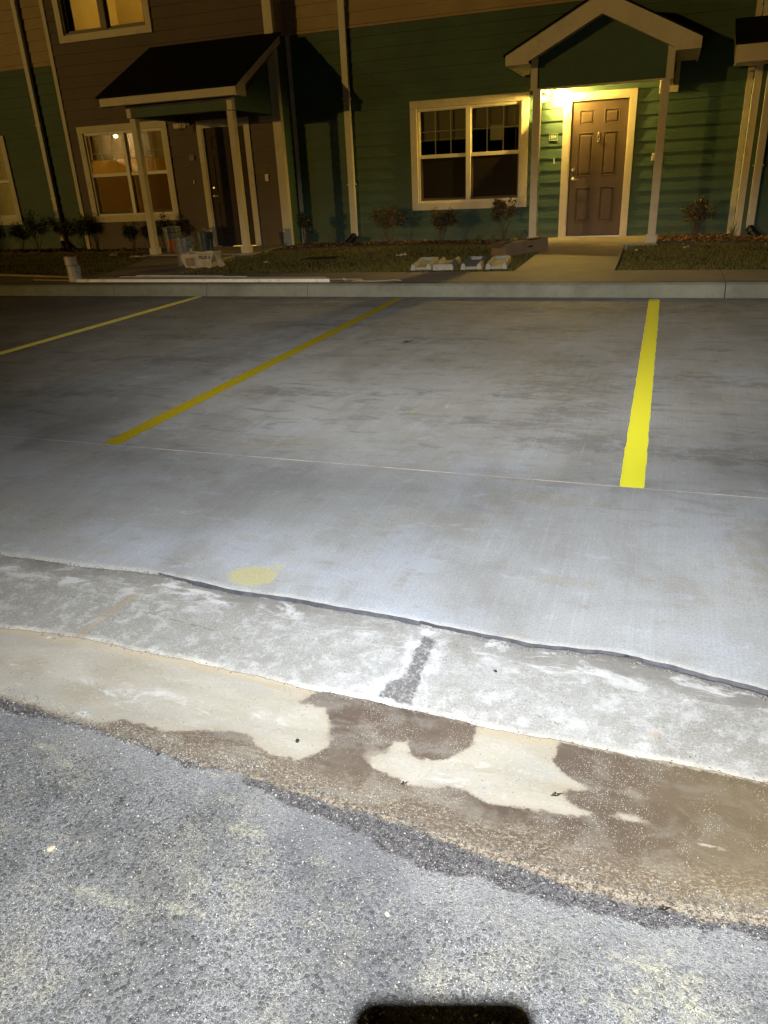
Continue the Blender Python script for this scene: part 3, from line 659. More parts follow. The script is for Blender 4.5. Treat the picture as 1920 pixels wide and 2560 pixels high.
# terrain behind
def lawn_z(x, y): return .140+.03*np.clip((y-9.9)/3, 0, 1)+.006*np.sin(x*1.7)*np.sin(y*2.1)
xs = np.concatenate([[-60,-30],np.arange(-16,4,.15),[8,20,40]]); rows = [np.full(len(xs), y) for y in np.concatenate([[9.862], np.arange(10, 14.3, .12), [30, 120, 400]])]
X, Y, F = grid(xs, rows); Z = lawn_z(X, Y)
cut = ((X > -1.9) & (X < -.4) | (X > -8.9) & (X < -6.6)) & (Y < 14.3)
Z = np.where(cut, .105, Z)
o = np_mesh('lawn_ground', np.stack([X,Y,Z],-1).reshape(-1,3), F, M['soil']); tag(o, kind='structure')

def in_walk(x, y):
    r = (x > -1.77) & (x < -.50) & (y < 12.75)
    xl = np.interp(y, [9.86, 12.2], [-8.08, -8.78]); xr = np.interp(y, [9.86,12.2], [-6.68,-7.03])
    return r | ((x > xl) & (x < xr) & (y < 12.2)) | ((x > -2.13) & (x < -.07) & (y > 12.74)) | ((x > -9.02) & (x < -6.74) & (y > 12.18))
def mulch_front(x):
    return np.interp(x, [-20,-15,-12,-9.5,-9,-6.7,-6.2,-5.4,-4.5,-3.6,-2.7,-2.2,-.1,.8,1.4,6], [13.0,13.1,13.15,13.1,12.9,12.75,13.1,13.35,13.5,13.36,13.12,12.95,12.98,12.85,12.65,12.5])
# grass blades
n_ = 90000
gx_ = rng.uniform(-15.5, 3.5, n_*2); gy_ = rng.uniform(9.87, 13.6, n_*2)
keep = (~in_walk(gx_, gy_)) & (gy_ < mulch_front(gx_)-.01)
gx_, gy_ = gx_[keep][:n_], gy_[keep][:n_]; n_ = len(gx_)
thin = np.sin(gx_*1.3+2)*np.sin(gy_*2.2)+rng.normal(0, .5, n_)
hh = rng.uniform(.018, .05, n_)*np.where(thin > -.6, 1, .5); th = rng.uniform(0, 6.28, n_); ww = rng.uniform(.003, .006, n_)
lx, ly = rng.normal(0, .02, n_), rng.normal(0, .02, n_); gz_ = lawn_z(gx_, gy_)-.004
v0 = np.stack([gx_-np.cos(th)*ww, gy_-np.sin(th)*ww, gz_], -1); v1 = np.stack([gx_+np.cos(th)*ww, gy_+np.sin(th)*ww, gz_], -1)
v2 = np.stack([gx_+lx, gy_+ly, gz_+hh], -1)
V = np.stack([v0, v1, v2], 1).reshape(-1, 3); F = np.arange(n_*3).reshape(-1, 3)
o = np_mesh('lawn_grass', V, F, M['grass']); tag(o, 'short patchy yellow green lawn grass between the sidewalk and the mulch beds', 'grass', kind='stuff')
# mulch beds
xs = np.concatenate([np.arange(-15.5, -9.0, .1), [-9.01]]); parts = []
b = MB()
for x0, x1, yb in [(-15.5,-11.4,14.1),(-11.4,-9.01,13.68),(-6.72,-6.66,13.68),(-6.66,-2.13,14.1),(-.07,1.05,14.1),(1.05,3.5,13.68)]:
    st = np.arange(x0, x1, .1); st = np.append(st, x1)
    for p, q in zip(st[:-1], st[1:]):
        f0, f1 = float(mulch_front(p)), float(mulch_front(q))
        b.quad((p,f0,.176),(q,f1,.176),(q,(f1+yb)/2,.200),(p,(f0+yb)/2,.200)); b.quad((p,(f0+yb)/2,.200),(q,(f1+yb)/2,.200),(q,yb,.196),(p,yb,.196))
o = b.build('mulch_bed', M['mulchbase']); tag(o, kind='structure')
n_ = 26000
mx = rng.uniform(-15.4, 3.4, n_); my = rng.uniform(12.5, 14.1, n_)
wy = np.where((mx > -11.4) & (mx < -6.69) | (mx > 1.06), 13.66, 14.08)
keep = (my > mulch_front(mx)+.03) & (my < wy) & ~((mx > -9.02) & (mx < -6.74)) & ~((mx > -2.13) & (mx < -.07)) & ((mx > -2.2) | (rng.random(n_) < .22))
mx, my = mx[keep], my[keep]; n_ = len(mx)
th = rng.uniform(0, 3.14, n_); L = rng.uniform(.012, .04, n_); W_ = rng.uniform(.004, .01, n_); mz = .198+rng.uniform(-.004, .016, n_); tl = rng.normal(0, .008, n_); t2 = rng.normal(0, .006, n_)
dx, dy = np.cos(th), np.sin(th)
q = [np.stack([mx+sx*dx*L-sy*dy*W_, my+sx*dy*L+sy*dx*W_, mz+sx*tl+sy*t2], -1) for sx, sy in ((-1,-1),(1,-1),(1,1),(-1,1))]
o = np_mesh('mulch_chips', np.stack(q, 1).reshape(-1, 3), np.arange(n_*4).reshape(-1, 4), M['chip']); tag(o, 'loose orange brown wood mulch chips along the foot of the walls', 'mulch', kind='stuff')
# black lawn edging
def edging(x0, x1, label):
    b = MB(); st = np.arange(x0, x1, .08)
    for p, q in zip(st[:-1], st[1:]):
        f0, f1 = float(mulch_front(p)), float(mulch_front(q)); z0 = .15; h0 = .205+.006*math.sin(p*9)+.004*math.sin(p*31); h1 = .205+.006*math.sin(q*9)+.004*math.sin(q*31)
        b.quad((p,f0-.008,z0),(q,f1-.008,z0),(q,f1-.008,h1),(p,f0-.008,h0)); b.quad((p,f0-.008,h0),(q,f1-.008,h1),(q,f1+.008,h1),(p,f0+.008,h0)); b.quad((p,f0+.008,h0),(q,f1+.008,h1),(q,f1+.008,z0),(p,f0+.008,z0))
    o = b.build('lawn_edging', M['edging']); tag(o, label, 'lawn edging', 'black edging strips of the mulch beds')
edging(-6.7, -2.14, 'black plastic edging strip in front of the bed under the dark double window')
edging(-.06, 3.4, 'black plastic edging strip in front of the bed right of the lit porch')
edging(-15.4, -9.02, 'black plastic edging strip along the dim bed at the far left')

# ------------------------------------------------------------------ buildings
YW, YB = 14.13, 13.70
EXP = .1872; Z0 = .152
def siding_wall(name, mat, parent, x0, x1, z0, z1, y, holes=(), axis='x'):
    """lap siding; holes = (x0,x1,z0,z1). axis 'x': faces -y. axis 'y': side wall at x=y, spanning y in x0..x1"""
    b = MB(); zs = {z0, z1}
    k = math.floor((z0-Z0)/EXP)
    while Z0+k*EXP < z1:
        if Z0+k*EXP > z0: zs.add(Z0+k*EXP)
        k += 1
    for h in holes:
        for z in h[2:]: 
            if z0 < z < z1: zs.add(z)
    zs = sorted(zs)
    def off(z, up):
        t = ((z-Z0)/EXP) % 1.0
        if t < 1e-4 or t > 1-1e-4: t = 0.0 if up else 1.0
        return .019*(1-t)+.002
    def P(x, d, z):
        return (x, y-d, z) if axis == 'x' else ((y+d, x, z) if axis == 'y+' else (y-d, x, z))
    for a_, c_ in zip(zs[:-1], zs[1:]):
        iv = [(x0, x1)]
        for h in holes:
            if h[2] < c_-1e-5 and h[3] > a_+1e-5:
                nv = []
                for p, q in iv:
                    if h[1] <= p or h[0] >= q: nv.append((p, q)); continue
                    if h[0] > p: nv.append((p, h[0]))
                    if h[1] < q: nv.append((h[1], q))
                iv = nv
        o0, o1 = off(a_, True), off(c_, False)
        t = ((a_-Z0)/EXP) % 1.0; lip = t < 1e-4 or t > 1-1e-4
        for p, q in iv:
            b.quad(P(p,o0,a_), P(q,o0,a_), P(q,o1,c_), P(p,o1,c_))
            if lip: b.quad(P(p,.002,a_), P(q,.002,a_), P(q,o0,a_), P(p,o0,a_))
    return b.build(name, mat, parent, recalc=False)

def window_unit(parent, x0, y, z0, w=2.07, h=1.76, lit=False, sash='vinyl', upper_grid=True, blind_drop=(0,0), blindmat='blind', screen=True, mull=.08):
    """double single-hung window, cased; x0,z0 outer casing corner; y wall plane"""
    x1, z1 = x0+w, z0+h; c = .12; cy = y-.045
    win = pempty('window', parent)
    boxp('casing', M['trim'], win, (x0,x0+c,cy,y+.02,z0+c+.001,z1-c-.001), (x1-c,x1,cy,y+.02,z0+c+.001,z1-c-.001), (x0,x1,cy-.002,y+.02,z1-c,z1), (x0,x1,cy-.002,y+.02,z0,z0+c))
    a0, a1, b0, b1 = x0+c, x1-c, z0+c, z1-c
    V = M[sash]; f = .035; yf = y-.012
    boxp('frame', V, win, (a0,a0+f,yf,y+.08,b0,b1),(a1-f,a1,yf,y+.08,b0,b1),(a0+f,a1-f,yf,y+.08,b1-f,b1),(a0+f,a1-f,yf,y+.08,b0,b0+f))
    mx_ = (a0+a1)/2
    boxp('mullion', V, win, mx_-mull/2, mx_+mull/2, yf-.012, y+.08, b0+f, b1-f)
    zm = (b0+b1)/2
    for k, (p, q) in enumerate(((a0+f, mx_-mull/2), (mx_+mull/2, a1-f))):
        s = .028
        up = boxp('upper_sash', V, win, (p+.001,p+s*.5,y+.012,y+.045,zm-.03,b1-f-.001),(q-s*.5,q-.001,y+.012,y+.045,zm-.03,b1-f-.001),(p+s*.5,q-s*.5,y+.012,y+.045,b1-f-s*.5,b1-f-.001))
        boxp('meeting_rail', V, win, p+.001, q-.001, y-.002, y+.05, zm-.032, zm+.028)
        lo = boxp('lower_sash', M['bronze'] if sash != 'vinyl' else V, win, (p+.001,p+s,y+.046,y+.075,b0+f+.001,zm-.033),(q-s,q-.001,y+.046,y+.075,b0+f+.001,zm-.033),(p+s,q-s,y+.046,y+.075,b0+f+.001,b0+f+.04))
        g1 = MB(); g1.quad((p+.01,y+.03,zm),(q-.01,y+.03,zm),(q-.01,y+.03,b1-f),(p+.01,y+.03,b1-f)); g1.build('pane', M['glass'], win)
        g2 = MB(); g2.quad((p+.01,y+.062,b0+f),(q-.01,y+.062,b0+f),(q-.01,y+.062,zm),(p+.01,y+.062,zm)); g2.build('pane', M['glass'], win)
        if upper_grid:
            g = MB(); mw = .009
            for t in (1/3, 2/3): xx = p+(q-p)*t; g.box(xx-mw, xx+mw, y+.031, y+.040, zm+.03, b1-f-.014)
            zz = zm+.03+(b1-f-zm)*.5; g.box(p+.014, q-.014, y+.0312, y+.0402, zz-mw*.8, zz+mw*.8)
            g.build('muntins', M['muntin'], win)
        if screen:
            g = MB(); g.quad((p+.02,y+.012,b0+f),(q-.02,y+.012,b0+f),(q-.02,y+.012,zm-.03),(p+.02,y+.012,zm-.03)); g.build('insect_screen', M['screen'], win)
            boxp('screen_frame', M['bronze'], win, (p+.004,p+.018,y+.006,y+.018,b0+f+.002,zm-.034),(q-.018,q-.004,y+.006,y+.018,b0+f+.002,zm-.034),(p+.018,q-.018,y+.006,y+.018,b0+f+.002,b0+f+.016), bevel=0)
        if blind_drop[k] > 0:
            zb = b1-f-(b1-b0-2*f)*blind_drop[k]; g = MB(); z = b1-f; st = .024
            while z-st > zb:
                g.quad((p+.004,y+.095,z-st),(q-.004,y+.095,z-st),(q-.004,y+.108,z),(p+.004,y+.108,z)); z -= st
            g.box(p+.004, q-.004, y+.09, y+.115, zb-.02, zb+.006)
            g.build('blind', M[blindmat], win)
    return win
def room(parent, x0, x1, y, z0, z1, depth, mat, floor=True):
    b = MB(); y0, y1 = y+.12, y+depth
    b.quad((x0,y1,z0),(x1,y1,z0),(x1,y1,z1),(x0,y1,z1)); b.quad((x0,y0,z0),(x0,y1,z0),(x0,y1,z1),(x0,y0,z1)); b.quad((x1,y0,z0),(x1,y1,z0),(x1,y1,z1),(x1,y0,z1))
    b.quad((x0,y0,z1),(x1,y0,z1),(x1,y1,z1),(x0,y1,z1)); b.quad((x0,y0,z0),(x1,y0,z0),(x1,y1,z0),(x0,y1,z0))
    return b.build('room_interior', mat, parent, recalc=False)
def light(name, kind, loc, energy, color, parent=None, size=.05, target=None, spot=None, blend=1, scale=None):
    d = bpy.data.lights.new(name, kind); d.energy = energy; d.color = color
    if kind in ('POINT','SPOT'): d.shadow_soft_size = size
    if kind == 'AREA': d.size = size
    o = bpy.data.objects.new(name, d); col.objects.link(o); o.location = loc
    if target is not None:
        dr = Vector(target)-Vector(loc); o.rotation_euler = dr.to_track_quat('-Z','Y').to_euler()
    if spot: d.spot_size = R(spot); d.spot_blend = blend
    if scale: o.scale = scale
    return o
def door(parent, x0, x1, y, z0, z1, mat, knocker=False):
    """six panel door between jambs"""
    d = pempty('door', parent); w = x1-x0; yf = y+.01
    rails = MB(); px = [.125, .125+.275, .60, .875]; s = w
    cols = [(x0+w*.145, x0+w*.415), (x0+w*.585, x0+w*.855)]
    H = z1-z0; rowsz = [(z0+H*.105, z0+H*.375), (z0+H*.455, z0+H*.775), (z0+H*.83, z0+H*.935)]
    holes = [(a_, b_, p_, q_) for a_, b_ in cols for p_, q_ in rowsz]
    def face(bm, yy, rect, hs):
        zs = sorted({rect[2], rect[3], *[h[2] for h in hs], *[h[3] for h in hs]}); xs_ = sorted({rect[0], rect[1], *[h[0] for h in hs], *[h[1] for h in hs]})
        for za, zb in zip(zs[:-1], zs[1:]):
            for xa, xb in zip(xs_[:-1], xs_[1:]):
                cx_, cz_ = (xa+xb)/2, (za+zb)/2
                if any(h[0] < cx_ < h[1] and h[2] < cz_ < h[3] for h in hs): continue
                bm.quad((xa,yy,za),(xb,yy,za),(xb,yy,zb),(xa,yy,zb))
    face(rails, yf, (x0,x1,z0,z1), holes)
    for h in holes:
        def ring(i0, d0, i1, d1):
            A = [(h[0]+i0,yf+d0,h[2]+i0),(h[1]-i0,yf+d0,h[2]+i0),(h[1]-i0,yf+d0,h[3]-i0),(h[0]+i0,yf+d0,h[3]-i0)]
            B = [(h[0]+i1,yf+d1,h[2]+i1),(h[1]-i1,yf+d1,h[2]+i1),(h[1]-i1,yf+d1,h[3]-i1),(h[0]+i1,yf+d1,h[3]-i1)]
            for j in range(4): rails.quad(A[j], A[(j+1)%4], B[(j+1)%4], B[j])
            return B
        ring(0, 0, .008, -.004); ring(.008, -.004, .016, .012); ring(.016, .012, .024, .013); B = ring(.024, .013, .048, .001)
        rails.quad(*B)
    rails.build('door_leaf', mat, d, recalc=False)
    boxp('jamb', M['trim'], d, (x0-.022,x0-.002,y-.03,y+.05,z0,z1+.02),(x1+.002,x1+.022,y-.03,y+.05,z0,z1+.02),(x0-.002,x1+.002,y-.03,y+.05,z1+.003,z1+.02), bevel=0)
    boxp('threshold', M['metal'], d, x0-.02, x1+.02, y-.05, y+.01, z0-.02, z0-.002)
    hx = x0+.07
    b = MB(); b.lathe([(.03,0),(.031,.008),(.022,.014),(.012,.016),(.011,.018)], 20); o = b.build('deadbolt', M['metal'], d, smooth=False); o.rotation_euler.x = R(90); o.location = (hx, yf-.001, z0+1.045)
    b = MB(); b.lathe([(.03,0),(.031,.008),(.02,.016),(.011,.018),(.011,.05)], 20); b.tube([(0,0,.045),(.03,0,.05),(.075,-.006,.05),(.11,-.004,.048)], .009, .006, 8); o = b.build('door_handle', M['metal'], d); o.rotation_euler.x = R(90); o.location = (hx, yf-.001, z0+.90)
    if knocker:
        b = MB(); cx_ = (x0+x1)/2; zc = z0+H*.735
        b.tube([(cx_,yf-.006,zc+.085),(cx_,yf-.02,zc+.06),(cx_,yf-.014,zc+.04)], .006, .013, 8)
        b.lathe([(.004,-.02),(.02,-.008),(.022,.01),(.008,.03)], 12, (cx_, yf-.012, zc+.045))
        b.tube([(cx_-.016,yf-.014,zc+.04),(cx_-.022,yf-.03,zc),(cx_-.012,yf-.034,zc-.035),(cx_,yf-.034,zc-.045),(cx_+.012,yf-.034,zc-.035),(cx_+.022,yf-.03,zc),(cx_+.016,yf-.014,zc+.04)], .006, .006, 8)
        b.lathe([(.012,-.008),(.014,0),(.008,.008)], 12, (cx_, yf-.008, zc-.055))
        b.build('door_knocker', M['metal'], d)
    return d
def lantern(parent, x, y, z, on):
    """wall lantern hung from a back plate"""
    l = pempty('wall_lantern', parent)
    b = MB(); b.box(x-.045, x+.045, y-.022, y, z-.07, z+.07); b.tube([(x,y-.02,z+.02),(x,y-.09,z+.035),(x,y-.22,z+.035),(x,y-.23,z+.01)], .008, .008, 8); b.build('bracket', M['blackmetal'], l)
    c = (x, y-.23); b = MB()
    b.lathe([(.062,0),(.055,.012),(.02,.035),(.008,.045)], 8, (c[0],c[1],z-.01)); b.build('lantern_cap', M['blackmetal'], l)
    b = MB()
    for k in range(4):
        a_ = math.pi/4+k*math.pi/2; b.tube([(c[0]+.05*math.cos(a_), c[1]+.05*math.sin(a_), z-.012), (c[0]+.04*math.cos(a_), c[1]+.04*math.sin(a_), z-.165)], .004, .004, 6)
    b.tube([(c[0]+.04*math.cos(math.pi/4+k*math.pi/2), c[1]+.04*math.sin(math.pi/4+k*math.pi/2), z-.165) for k in range(5)], .004, .004, 6); b.build('lantern_cage', M['blackmetal'], l)
    b = MB()
    for k in range(4):
        a0 = math.pi/4+k*math.pi/2; a1 = a0+math.pi/2
        b.quad((c[0]+.047*math.cos(a0),c[1]+.047*math.sin(a0),z-.015),(c[0]+.047*math.cos(a1),c[1]+.047*math.sin(a1),z-.015),(c[0]+.038*math.cos(a1),c[1]+.038*math.sin(a1),z-.16),(c[0]+.038*math.cos(a0),c[1]+.038*math.sin(a0),z-.16))
    b.build('lantern_glass', M['lampglass'], l)
    b = MB(); b.lathe([(.006,-.05),(.02,-.03),(.024,-.005),(.016,.02),(.009,.035)], 14, (c[0],c[1],z-.075)); b.build('bulb', M['bulb'] if on else M['plate'], l, smooth=True)
    return (c[0], c[1], z-.08)
def downspout(parent, x0, x1, y, ztop, zbot=.31, side=-1):
    d = pempty('downspout', parent); b = MB()
    b.box(x0, x1, y-.085, y-.012, zbot, ztop)
    for k in range(3):
        xx = x0+(x1-x0)*(k+.7)/3.4; b.box(xx, xx+.006, y-.088, y-.084, zbot, ztop)
    b.build('pipe', M['downspout'], d, .006)
    for z in (1.2, 2.6): boxp('strap', M['downspout'], d, x0-.02, x1+.02, y-.090, y-.002, z, z+.02, bevel=0)
    b = MB(); cx = (x0+x1)/2; pts = []
    for k in range(9):
        t = k/8; pts.append((cx+side*.16*t**1.6, y-.05-.10*t, zbot+.03-.15*min(1, t*1.15)+.0))
    for k in range(8):
        b.tube([pts[k], pts[k+1]], .068 if k % 2 else .058, .060 if k % 2 else .066, 12)
    b.build('elbow', M['blackplastic'], d)
def beam_porch_posts(): pass
def post(parent, x0, x1, y0, y1, z0, z1, base=.11, full=True):
    p = pempty('post', parent)
    boxp('shaft', M['trim'], p, x0, x1, y0, y1, z0+base, z1, bevel=.004)
    boxp('post_base', M['trim'], p, x0-.022, x1+.022, y0-.022, y1+.022, z0, z0+base+.004, bevel=.004)

# ---- right unit (green) with gabled porch
U1 = empty('apartment_unit', (-3, 14.3, .15), 'green sided apartment unit with the lit gabled porch and brown six panel door', 'apartment')
inv = Matrix.Translation((3, -14.3, -.15))
def P1(): return U1
wx0, wz0 = -4.38, .72
siding_wall('lower_wall', M['green'], U1, -6.69, 1.06, .12, 3.66, YW, holes=[(wx0+.04,wx0+2.03,wz0+.04,wz0+1.72),(-1.66,-.66,.1,2.34)])
boxp('band_trim', M['beige'], U1, -6.69, 1.06, YW-.03, YW+.02, 3.662, 3.70, bevel=0)
siding_wall('upper_wall', M['beige'], U1, -6.69, 1.06, 3.70, 6.6, YW)
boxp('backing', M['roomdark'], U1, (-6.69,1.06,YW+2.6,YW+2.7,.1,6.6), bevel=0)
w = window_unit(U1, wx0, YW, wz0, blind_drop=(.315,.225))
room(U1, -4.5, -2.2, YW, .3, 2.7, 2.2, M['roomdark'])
# paper hanging between the blind and the grid, right half
boxp('paper_sheet', M['paper'], w, -2.98, -2.77, YW+.084, YW+.087, 1.80, 2.035, bevel=0)
boxps('blind_wand', M['muntin'], w, (-3.40+.0,-3.396,YW+.085,YW+.089,1.62,1.95),(-2.545,-2.541,YW+.085,YW+.089,1.62,2.0), bevel=0)
# door
boxp('door_casing', M['trim'], U1, (-1.74,-1.632,YW-.04,YW+.03,.2,2.408),(-.702,-.60,YW-.04,YW+.03,.2,2.408),(-1.632,-.702,YW-.04,YW+.03,2.305,2.408))
door(U1, -1.612, -.718, YW, .225, 2.285, M['doorbrown'], True)
boxp('door_head_seal', M['blackplastic'], U1, -1.63,-.70,YW+.0,YW+.05,2.298,2.31, bevel=0)
boxp('corner_board', M['trim'], U1, -6.655, -6.575, YW-.03, YW+.01, .2, 3.66)
boxp('corner_board', M['trim'], U1, .965, 1.055, YW-.03, YW+.01, .15, 4.5)
downspout(U1, -5.59, -5.475, YW-.02, 6.6)
LP = lantern(U1, -1.80, YW-.02, 2.495, True)
# number plaque
pq = boxp('number_plaque', M['plaque'], U1, -1.955, -1.82, YW-.034, YW-.022, 1.735, 1.835, bevel=.001)
boxp('plaque_border', M['plaquetext'], pq, (-1.955,-1.82,YW-.0365,YW-.0335,1.735,1.739),(-1.955,-1.82,YW-.0365,YW-.0335,1.831,1.835),(-1.955,-1.951,YW-.0365,YW-.0335,1.739,1.831),(-1.824,-1.82,YW-.0365,YW-.0335,1.739,1.831), bevel=0)
def text_mesh(name, s, size, mat, parent, loc, rot, ext=.001, bold=.0):
    cu = bpy.data.curves.new(name, 'FONT'); cu.body = s; cu.size = size; cu.extrude = ext; cu.offset = bold; cu.align_x = 'CENTER'; cu.align_y = 'CENTER'
    t = bpy.data.objects.new(name+'_tmp', cu); col.objects.link(t); bpy.context.view_layer.update()
    me = bpy.data.meshes.new_from_object(t.evaluated_get(bpy.context.evaluated_depsgraph_get())); bpy.data.objects.remove(t)
    me.materials.clear(); me.materials.append(mat)
    o = bpy.data.objects.new(name, me); col.objects.link(o); o.parent = parent; o.location = loc; o.rotation_euler = rot; return o
text_mesh('plaque_digits', '504', .062, M['plaquetext'], pq, (-1.887, YW-.0365, 1.786), (R(90),0,0), bold=.0012)
boxp('doorbell', M['plate'], U1, -1.874, -1.852, YW-.034, YW-.018, 1.375, 1.46, bevel=.004)
boxp('meter_box', M['plate'], U1, (-.305,-.235,YW-.04,YW-.012,1.35,1.46), (-.298,-.272,YW-.046,YW-.039,1.36,1.45), bevel=.003)
boxps('ledger_trim', M['trim'], U1, (-2.13,-1.99,YW-.04,YW-.005,2.31,2.76),(-.28,-.0,YW-.04,YW-.005,2.31,2.76))
# porch
PR = pempty('porch', U1); Yf = 12.80; zb = 2.405; cxp = -1.085; xl, xr = -2.085, -.085; ze = 2.765; sl = .49
# gable face
b = MB(); b.prism([(xl+.003,Yf+.03,zb),(xr-.003,Yf+.03,zb),(xr-.003,Yf+.03,ze+.1),(cxp,Yf+.03,ze+.1+sl*1.0),(xl+.003,Yf+.03,ze+.1)], (0,.03,0))
gf = b.build('gable_face', M['green'], PR)
siding_wall('side_beam', M['green'], PR, Yf+.06, YW-.05, zb+.02, ze, xr, axis='y+'); siding_wall('side_beam', M['green'], PR, Yf+.06, YW-.05, zb+.02, ze, xl, axis='y-')
boxps('side_soffit', M['trim'], PR, (xl+.004,xl+.10,Yf+.06,YW-.05,zb-.002,zb+.02),(xr-.10,xr-.004,Yf+.06,YW-.05,zb-.002,zb+.02), bevel=0)
boxps('side_beam_lining', M['trim'], PR, (xl+.09,xl+.10,Yf+.06,YW-.05,zb+.02,ze-.02),(xr-.10,xr-.09,Yf+.06,YW-.05,zb+.02,ze-.02), bevel=0)
boxp('porch_ceiling', M['soffit'], PR, xl+.1, xr-.1, Yf+.06, YW-.05, ze-.02, ze, bevel=0)
boxp('beam_cap', M['trim'], PR, xl-.01, xr+.01, Yf-.005, Yf+.10, zb-.018, zb-.0, bevel=0)
b = MB(); b.box(xl, xl+.10, Yf, Yf+.028, zb, ze+.04); b.box(xr-.10, xr, Yf, Yf+.028, zb, ze+.04)
for sx, xe in ((1, xl), (-1, xr)):   # frieze trim along the rake on the face
    b.prism([(xe+sx*.10,Yf,ze+.20),(cxp,Yf,ze+sl*.90+.20),(cxp,Yf,ze+sl*.90+.055),(xe+sx*.10,Yf,ze+.055)], (0,.027,0))
b.build('gable_trim', M['trim'], PR)
Yo = 12.50; hs = 1.325; zt = 2.835; th = .135
def roofz(x): return zt+sl*(hs-abs(x-cxp))
b = MB()
for s in (-1, 1):
    xt = cxp+s*hs
    b.prism([(xt,Yo,zt-th),(xt,Yo,zt-.002),(cxp,Yo,zt-.002+sl*hs),(cxp,Yo,zt-.262+sl*hs),(cxp+s*.99,Yo,zt-.262+sl*(hs-.99)),(cxp+s*.99,Yo,zt-th)], (0,.022,0))
b.build('rake_fascia', M['trim'], PR)
boxps('eave_fascia', M['trim'], PR, (cxp-hs,cxp-hs+.02,Yo+.023,YW-.04,zt-th,zt-.004),(cxp+hs-.02,cxp+hs,Yo+.023,YW-.04,zt-th,zt-.004), bevel=0)
b = MB()
b.box(cxp-hs+.021, xl-.001, Yo+.023, YW-.04, zt-th+.02, zt-th+.03); b.box(xr+.001, cxp+hs-.021, Yo+.023, YW-.04, zt-th+.02, zt-th+.03)
for s in (-1, 1):
    b.quad((cxp+s*.98,Yo+.023,zt-.24+sl*(hs-.98)),(cxp,Yo+.023,zt-.24+sl*hs),(cxp,Yf,zt-.24+sl*hs),(cxp+s*.98,Yf,zt-.24+sl*(hs-.98)))
b.build('soffit', M['soffit'], PR)
b = MB()
for s in (-1, 1):
    xt = cxp+s*(hs+.03)
    b.prism([(xt,Yo-.03,zt-.002-.03*sl),(cxp,Yo-.03,zt-.002+sl*hs),(cxp,Yo-.03,zt+.028+sl*hs),(xt,Yo-.03,zt+.02-.03*sl)], (0,YW-Yo+.02,0))
b.build('porch_roof', M['shingle'], PR)
post(PR, -2.045, -1.93, Yf+.0, Yf+.12, .205, zb-.019); post(PR, -.235, -.12, Yf, Yf+.12, .205, zb-.019)

# ---- left unit (brown) with shed porch
U2 = empty('apartment_unit', (-9, 13.9, .15), 'brown sided apartment unit with the black shed roof porch and a lit upstairs window', 'apartment')
lx0 = -11.14
siding_wall('front_wall', M['brown'], U2, -11.43, -6.69, .12, 6.6, YB, holes=[(lx0+.04,lx0+2.03,.76,2.44),(lx0+.04,lx0+2.03,3.93,5.61),(-8.36,-7.36,.1,2.34)])
siding_wall('side_wall', M['green'], U2, YB, YW-.001, .12, 3.66, -6.69, axis='y+'); siding_wall('side_wall', M['beige'], U2, YB, YW-.001, 3.66, 6.6, -6.69, axis='y+')
siding_wall('side_wall', M['brown'], U2, YB, YW-.001, .12, 6.6, -11.43, axis='y-')
boxp('corner_board', M['trim'], U2, (-6.835,-6.668,YB-.034,YB+.0,.13,6.6),(-6.69,-6.664,YB+.001,YB+.06,.13,6.6))
boxp('corner_board', M['trim'], U2, (-11.45,-11.365,YB-.034,YB-.0,.13,6.6))
window_unit(U2, lx0, YB, .72, blind_drop=(.30,.30), blindmat='blind')
window_unit(U2, lx0, YB, 3.89, sash='bronze', upper_grid=False, screen=False, mull=.13)  # dark sash colour stands in for the shade on this backlit frame
room(U2, -11.35, -8.75, YB, .3, 2.7, 3.4, M['roomwall'])
rm = room(U2, -10.86, -8.6, YB, 3.7, 6.1, 1.5, M['roomwall'])
# chair seen through the lower right pane
ch = empty('chair', (-9.25, 14.75, .3), 'dark chair with a square cut-corner back seen through the brown unit ground floor window', 'chair')
b = MB(); b.prism([(-9.45,14.6,.98),(-9.40,14.6,.93),(-9.16,14.6,.93),(-9.11,14.6,.98),(-9.11,14.6,1.22),(-9.16,14.6,1.27),(-9.40,14.6,1.27),(-9.45,14.6,1.22)], (0,.04,0)); b.build('backrest', M['chair'])
for o in [bpy.data.objects['backrest']]: o.parent = ch
boxp('seat', M['chair'], ch, -9.5, -9.06, 14.62, 15.04, .74, .79)
for sx in (-9.48, -9.11):
    for sy in (14.63, 15.0): boxp('leg', M['blackmetal'], ch, sx, sx+.03, sy, sy+.03, .3, .74 if sy > 14.8 else .95)
tb = empty('table', (-8.9, 15.6, .3), 'pale table edge seen behind the dark chair through the brown unit window', 'table')
boxp('tabletop', M['trim'], tb, -9.3, -8.76, 15.5, 16.1, 1.05, 1.075); boxp('pedestal', M['trim'], tb, -9.06, -8.98, 15.78, 15.86, .3, 1.05)
for o in list(ch.children)+list(tb.children): o.location = Vector(o.location)-o.parent.location
boxp('door_casing', M['trim'], U2, (-8.43,-8.325,YB-.04,YB+.03,.2,2.42),(-7.42,-7.32,YB-.04,YB+.03,.2,2.42),(-8.325,-7.42,YB-.04,YB+.03,2.31,2.42))
door(U2, -8.30, -7.445, YB, .225, 2.29, M['darkdoor'], False)
lantern(U2, -8.60, YB-.02, 2.43, False)
boxp('number_plaque', M['bronze'], U2, -8.67, -8.56, YB-.034, YB-.02, 1.76, 1.86, bevel=.001)
boxp('doorbell', M['plate'], U2, -8.645, -8.62, YB-.034, YB-.018, 1.36, 1.42, bevel=.004)
boxp('meter_box', M['plate'], U2, (-7.10,-7.03,YB-.035,YB-.012,1.34,1.46),(-7.08,-7.05,YB-.041,YB-.034,1.37,1.43), bevel=.003)
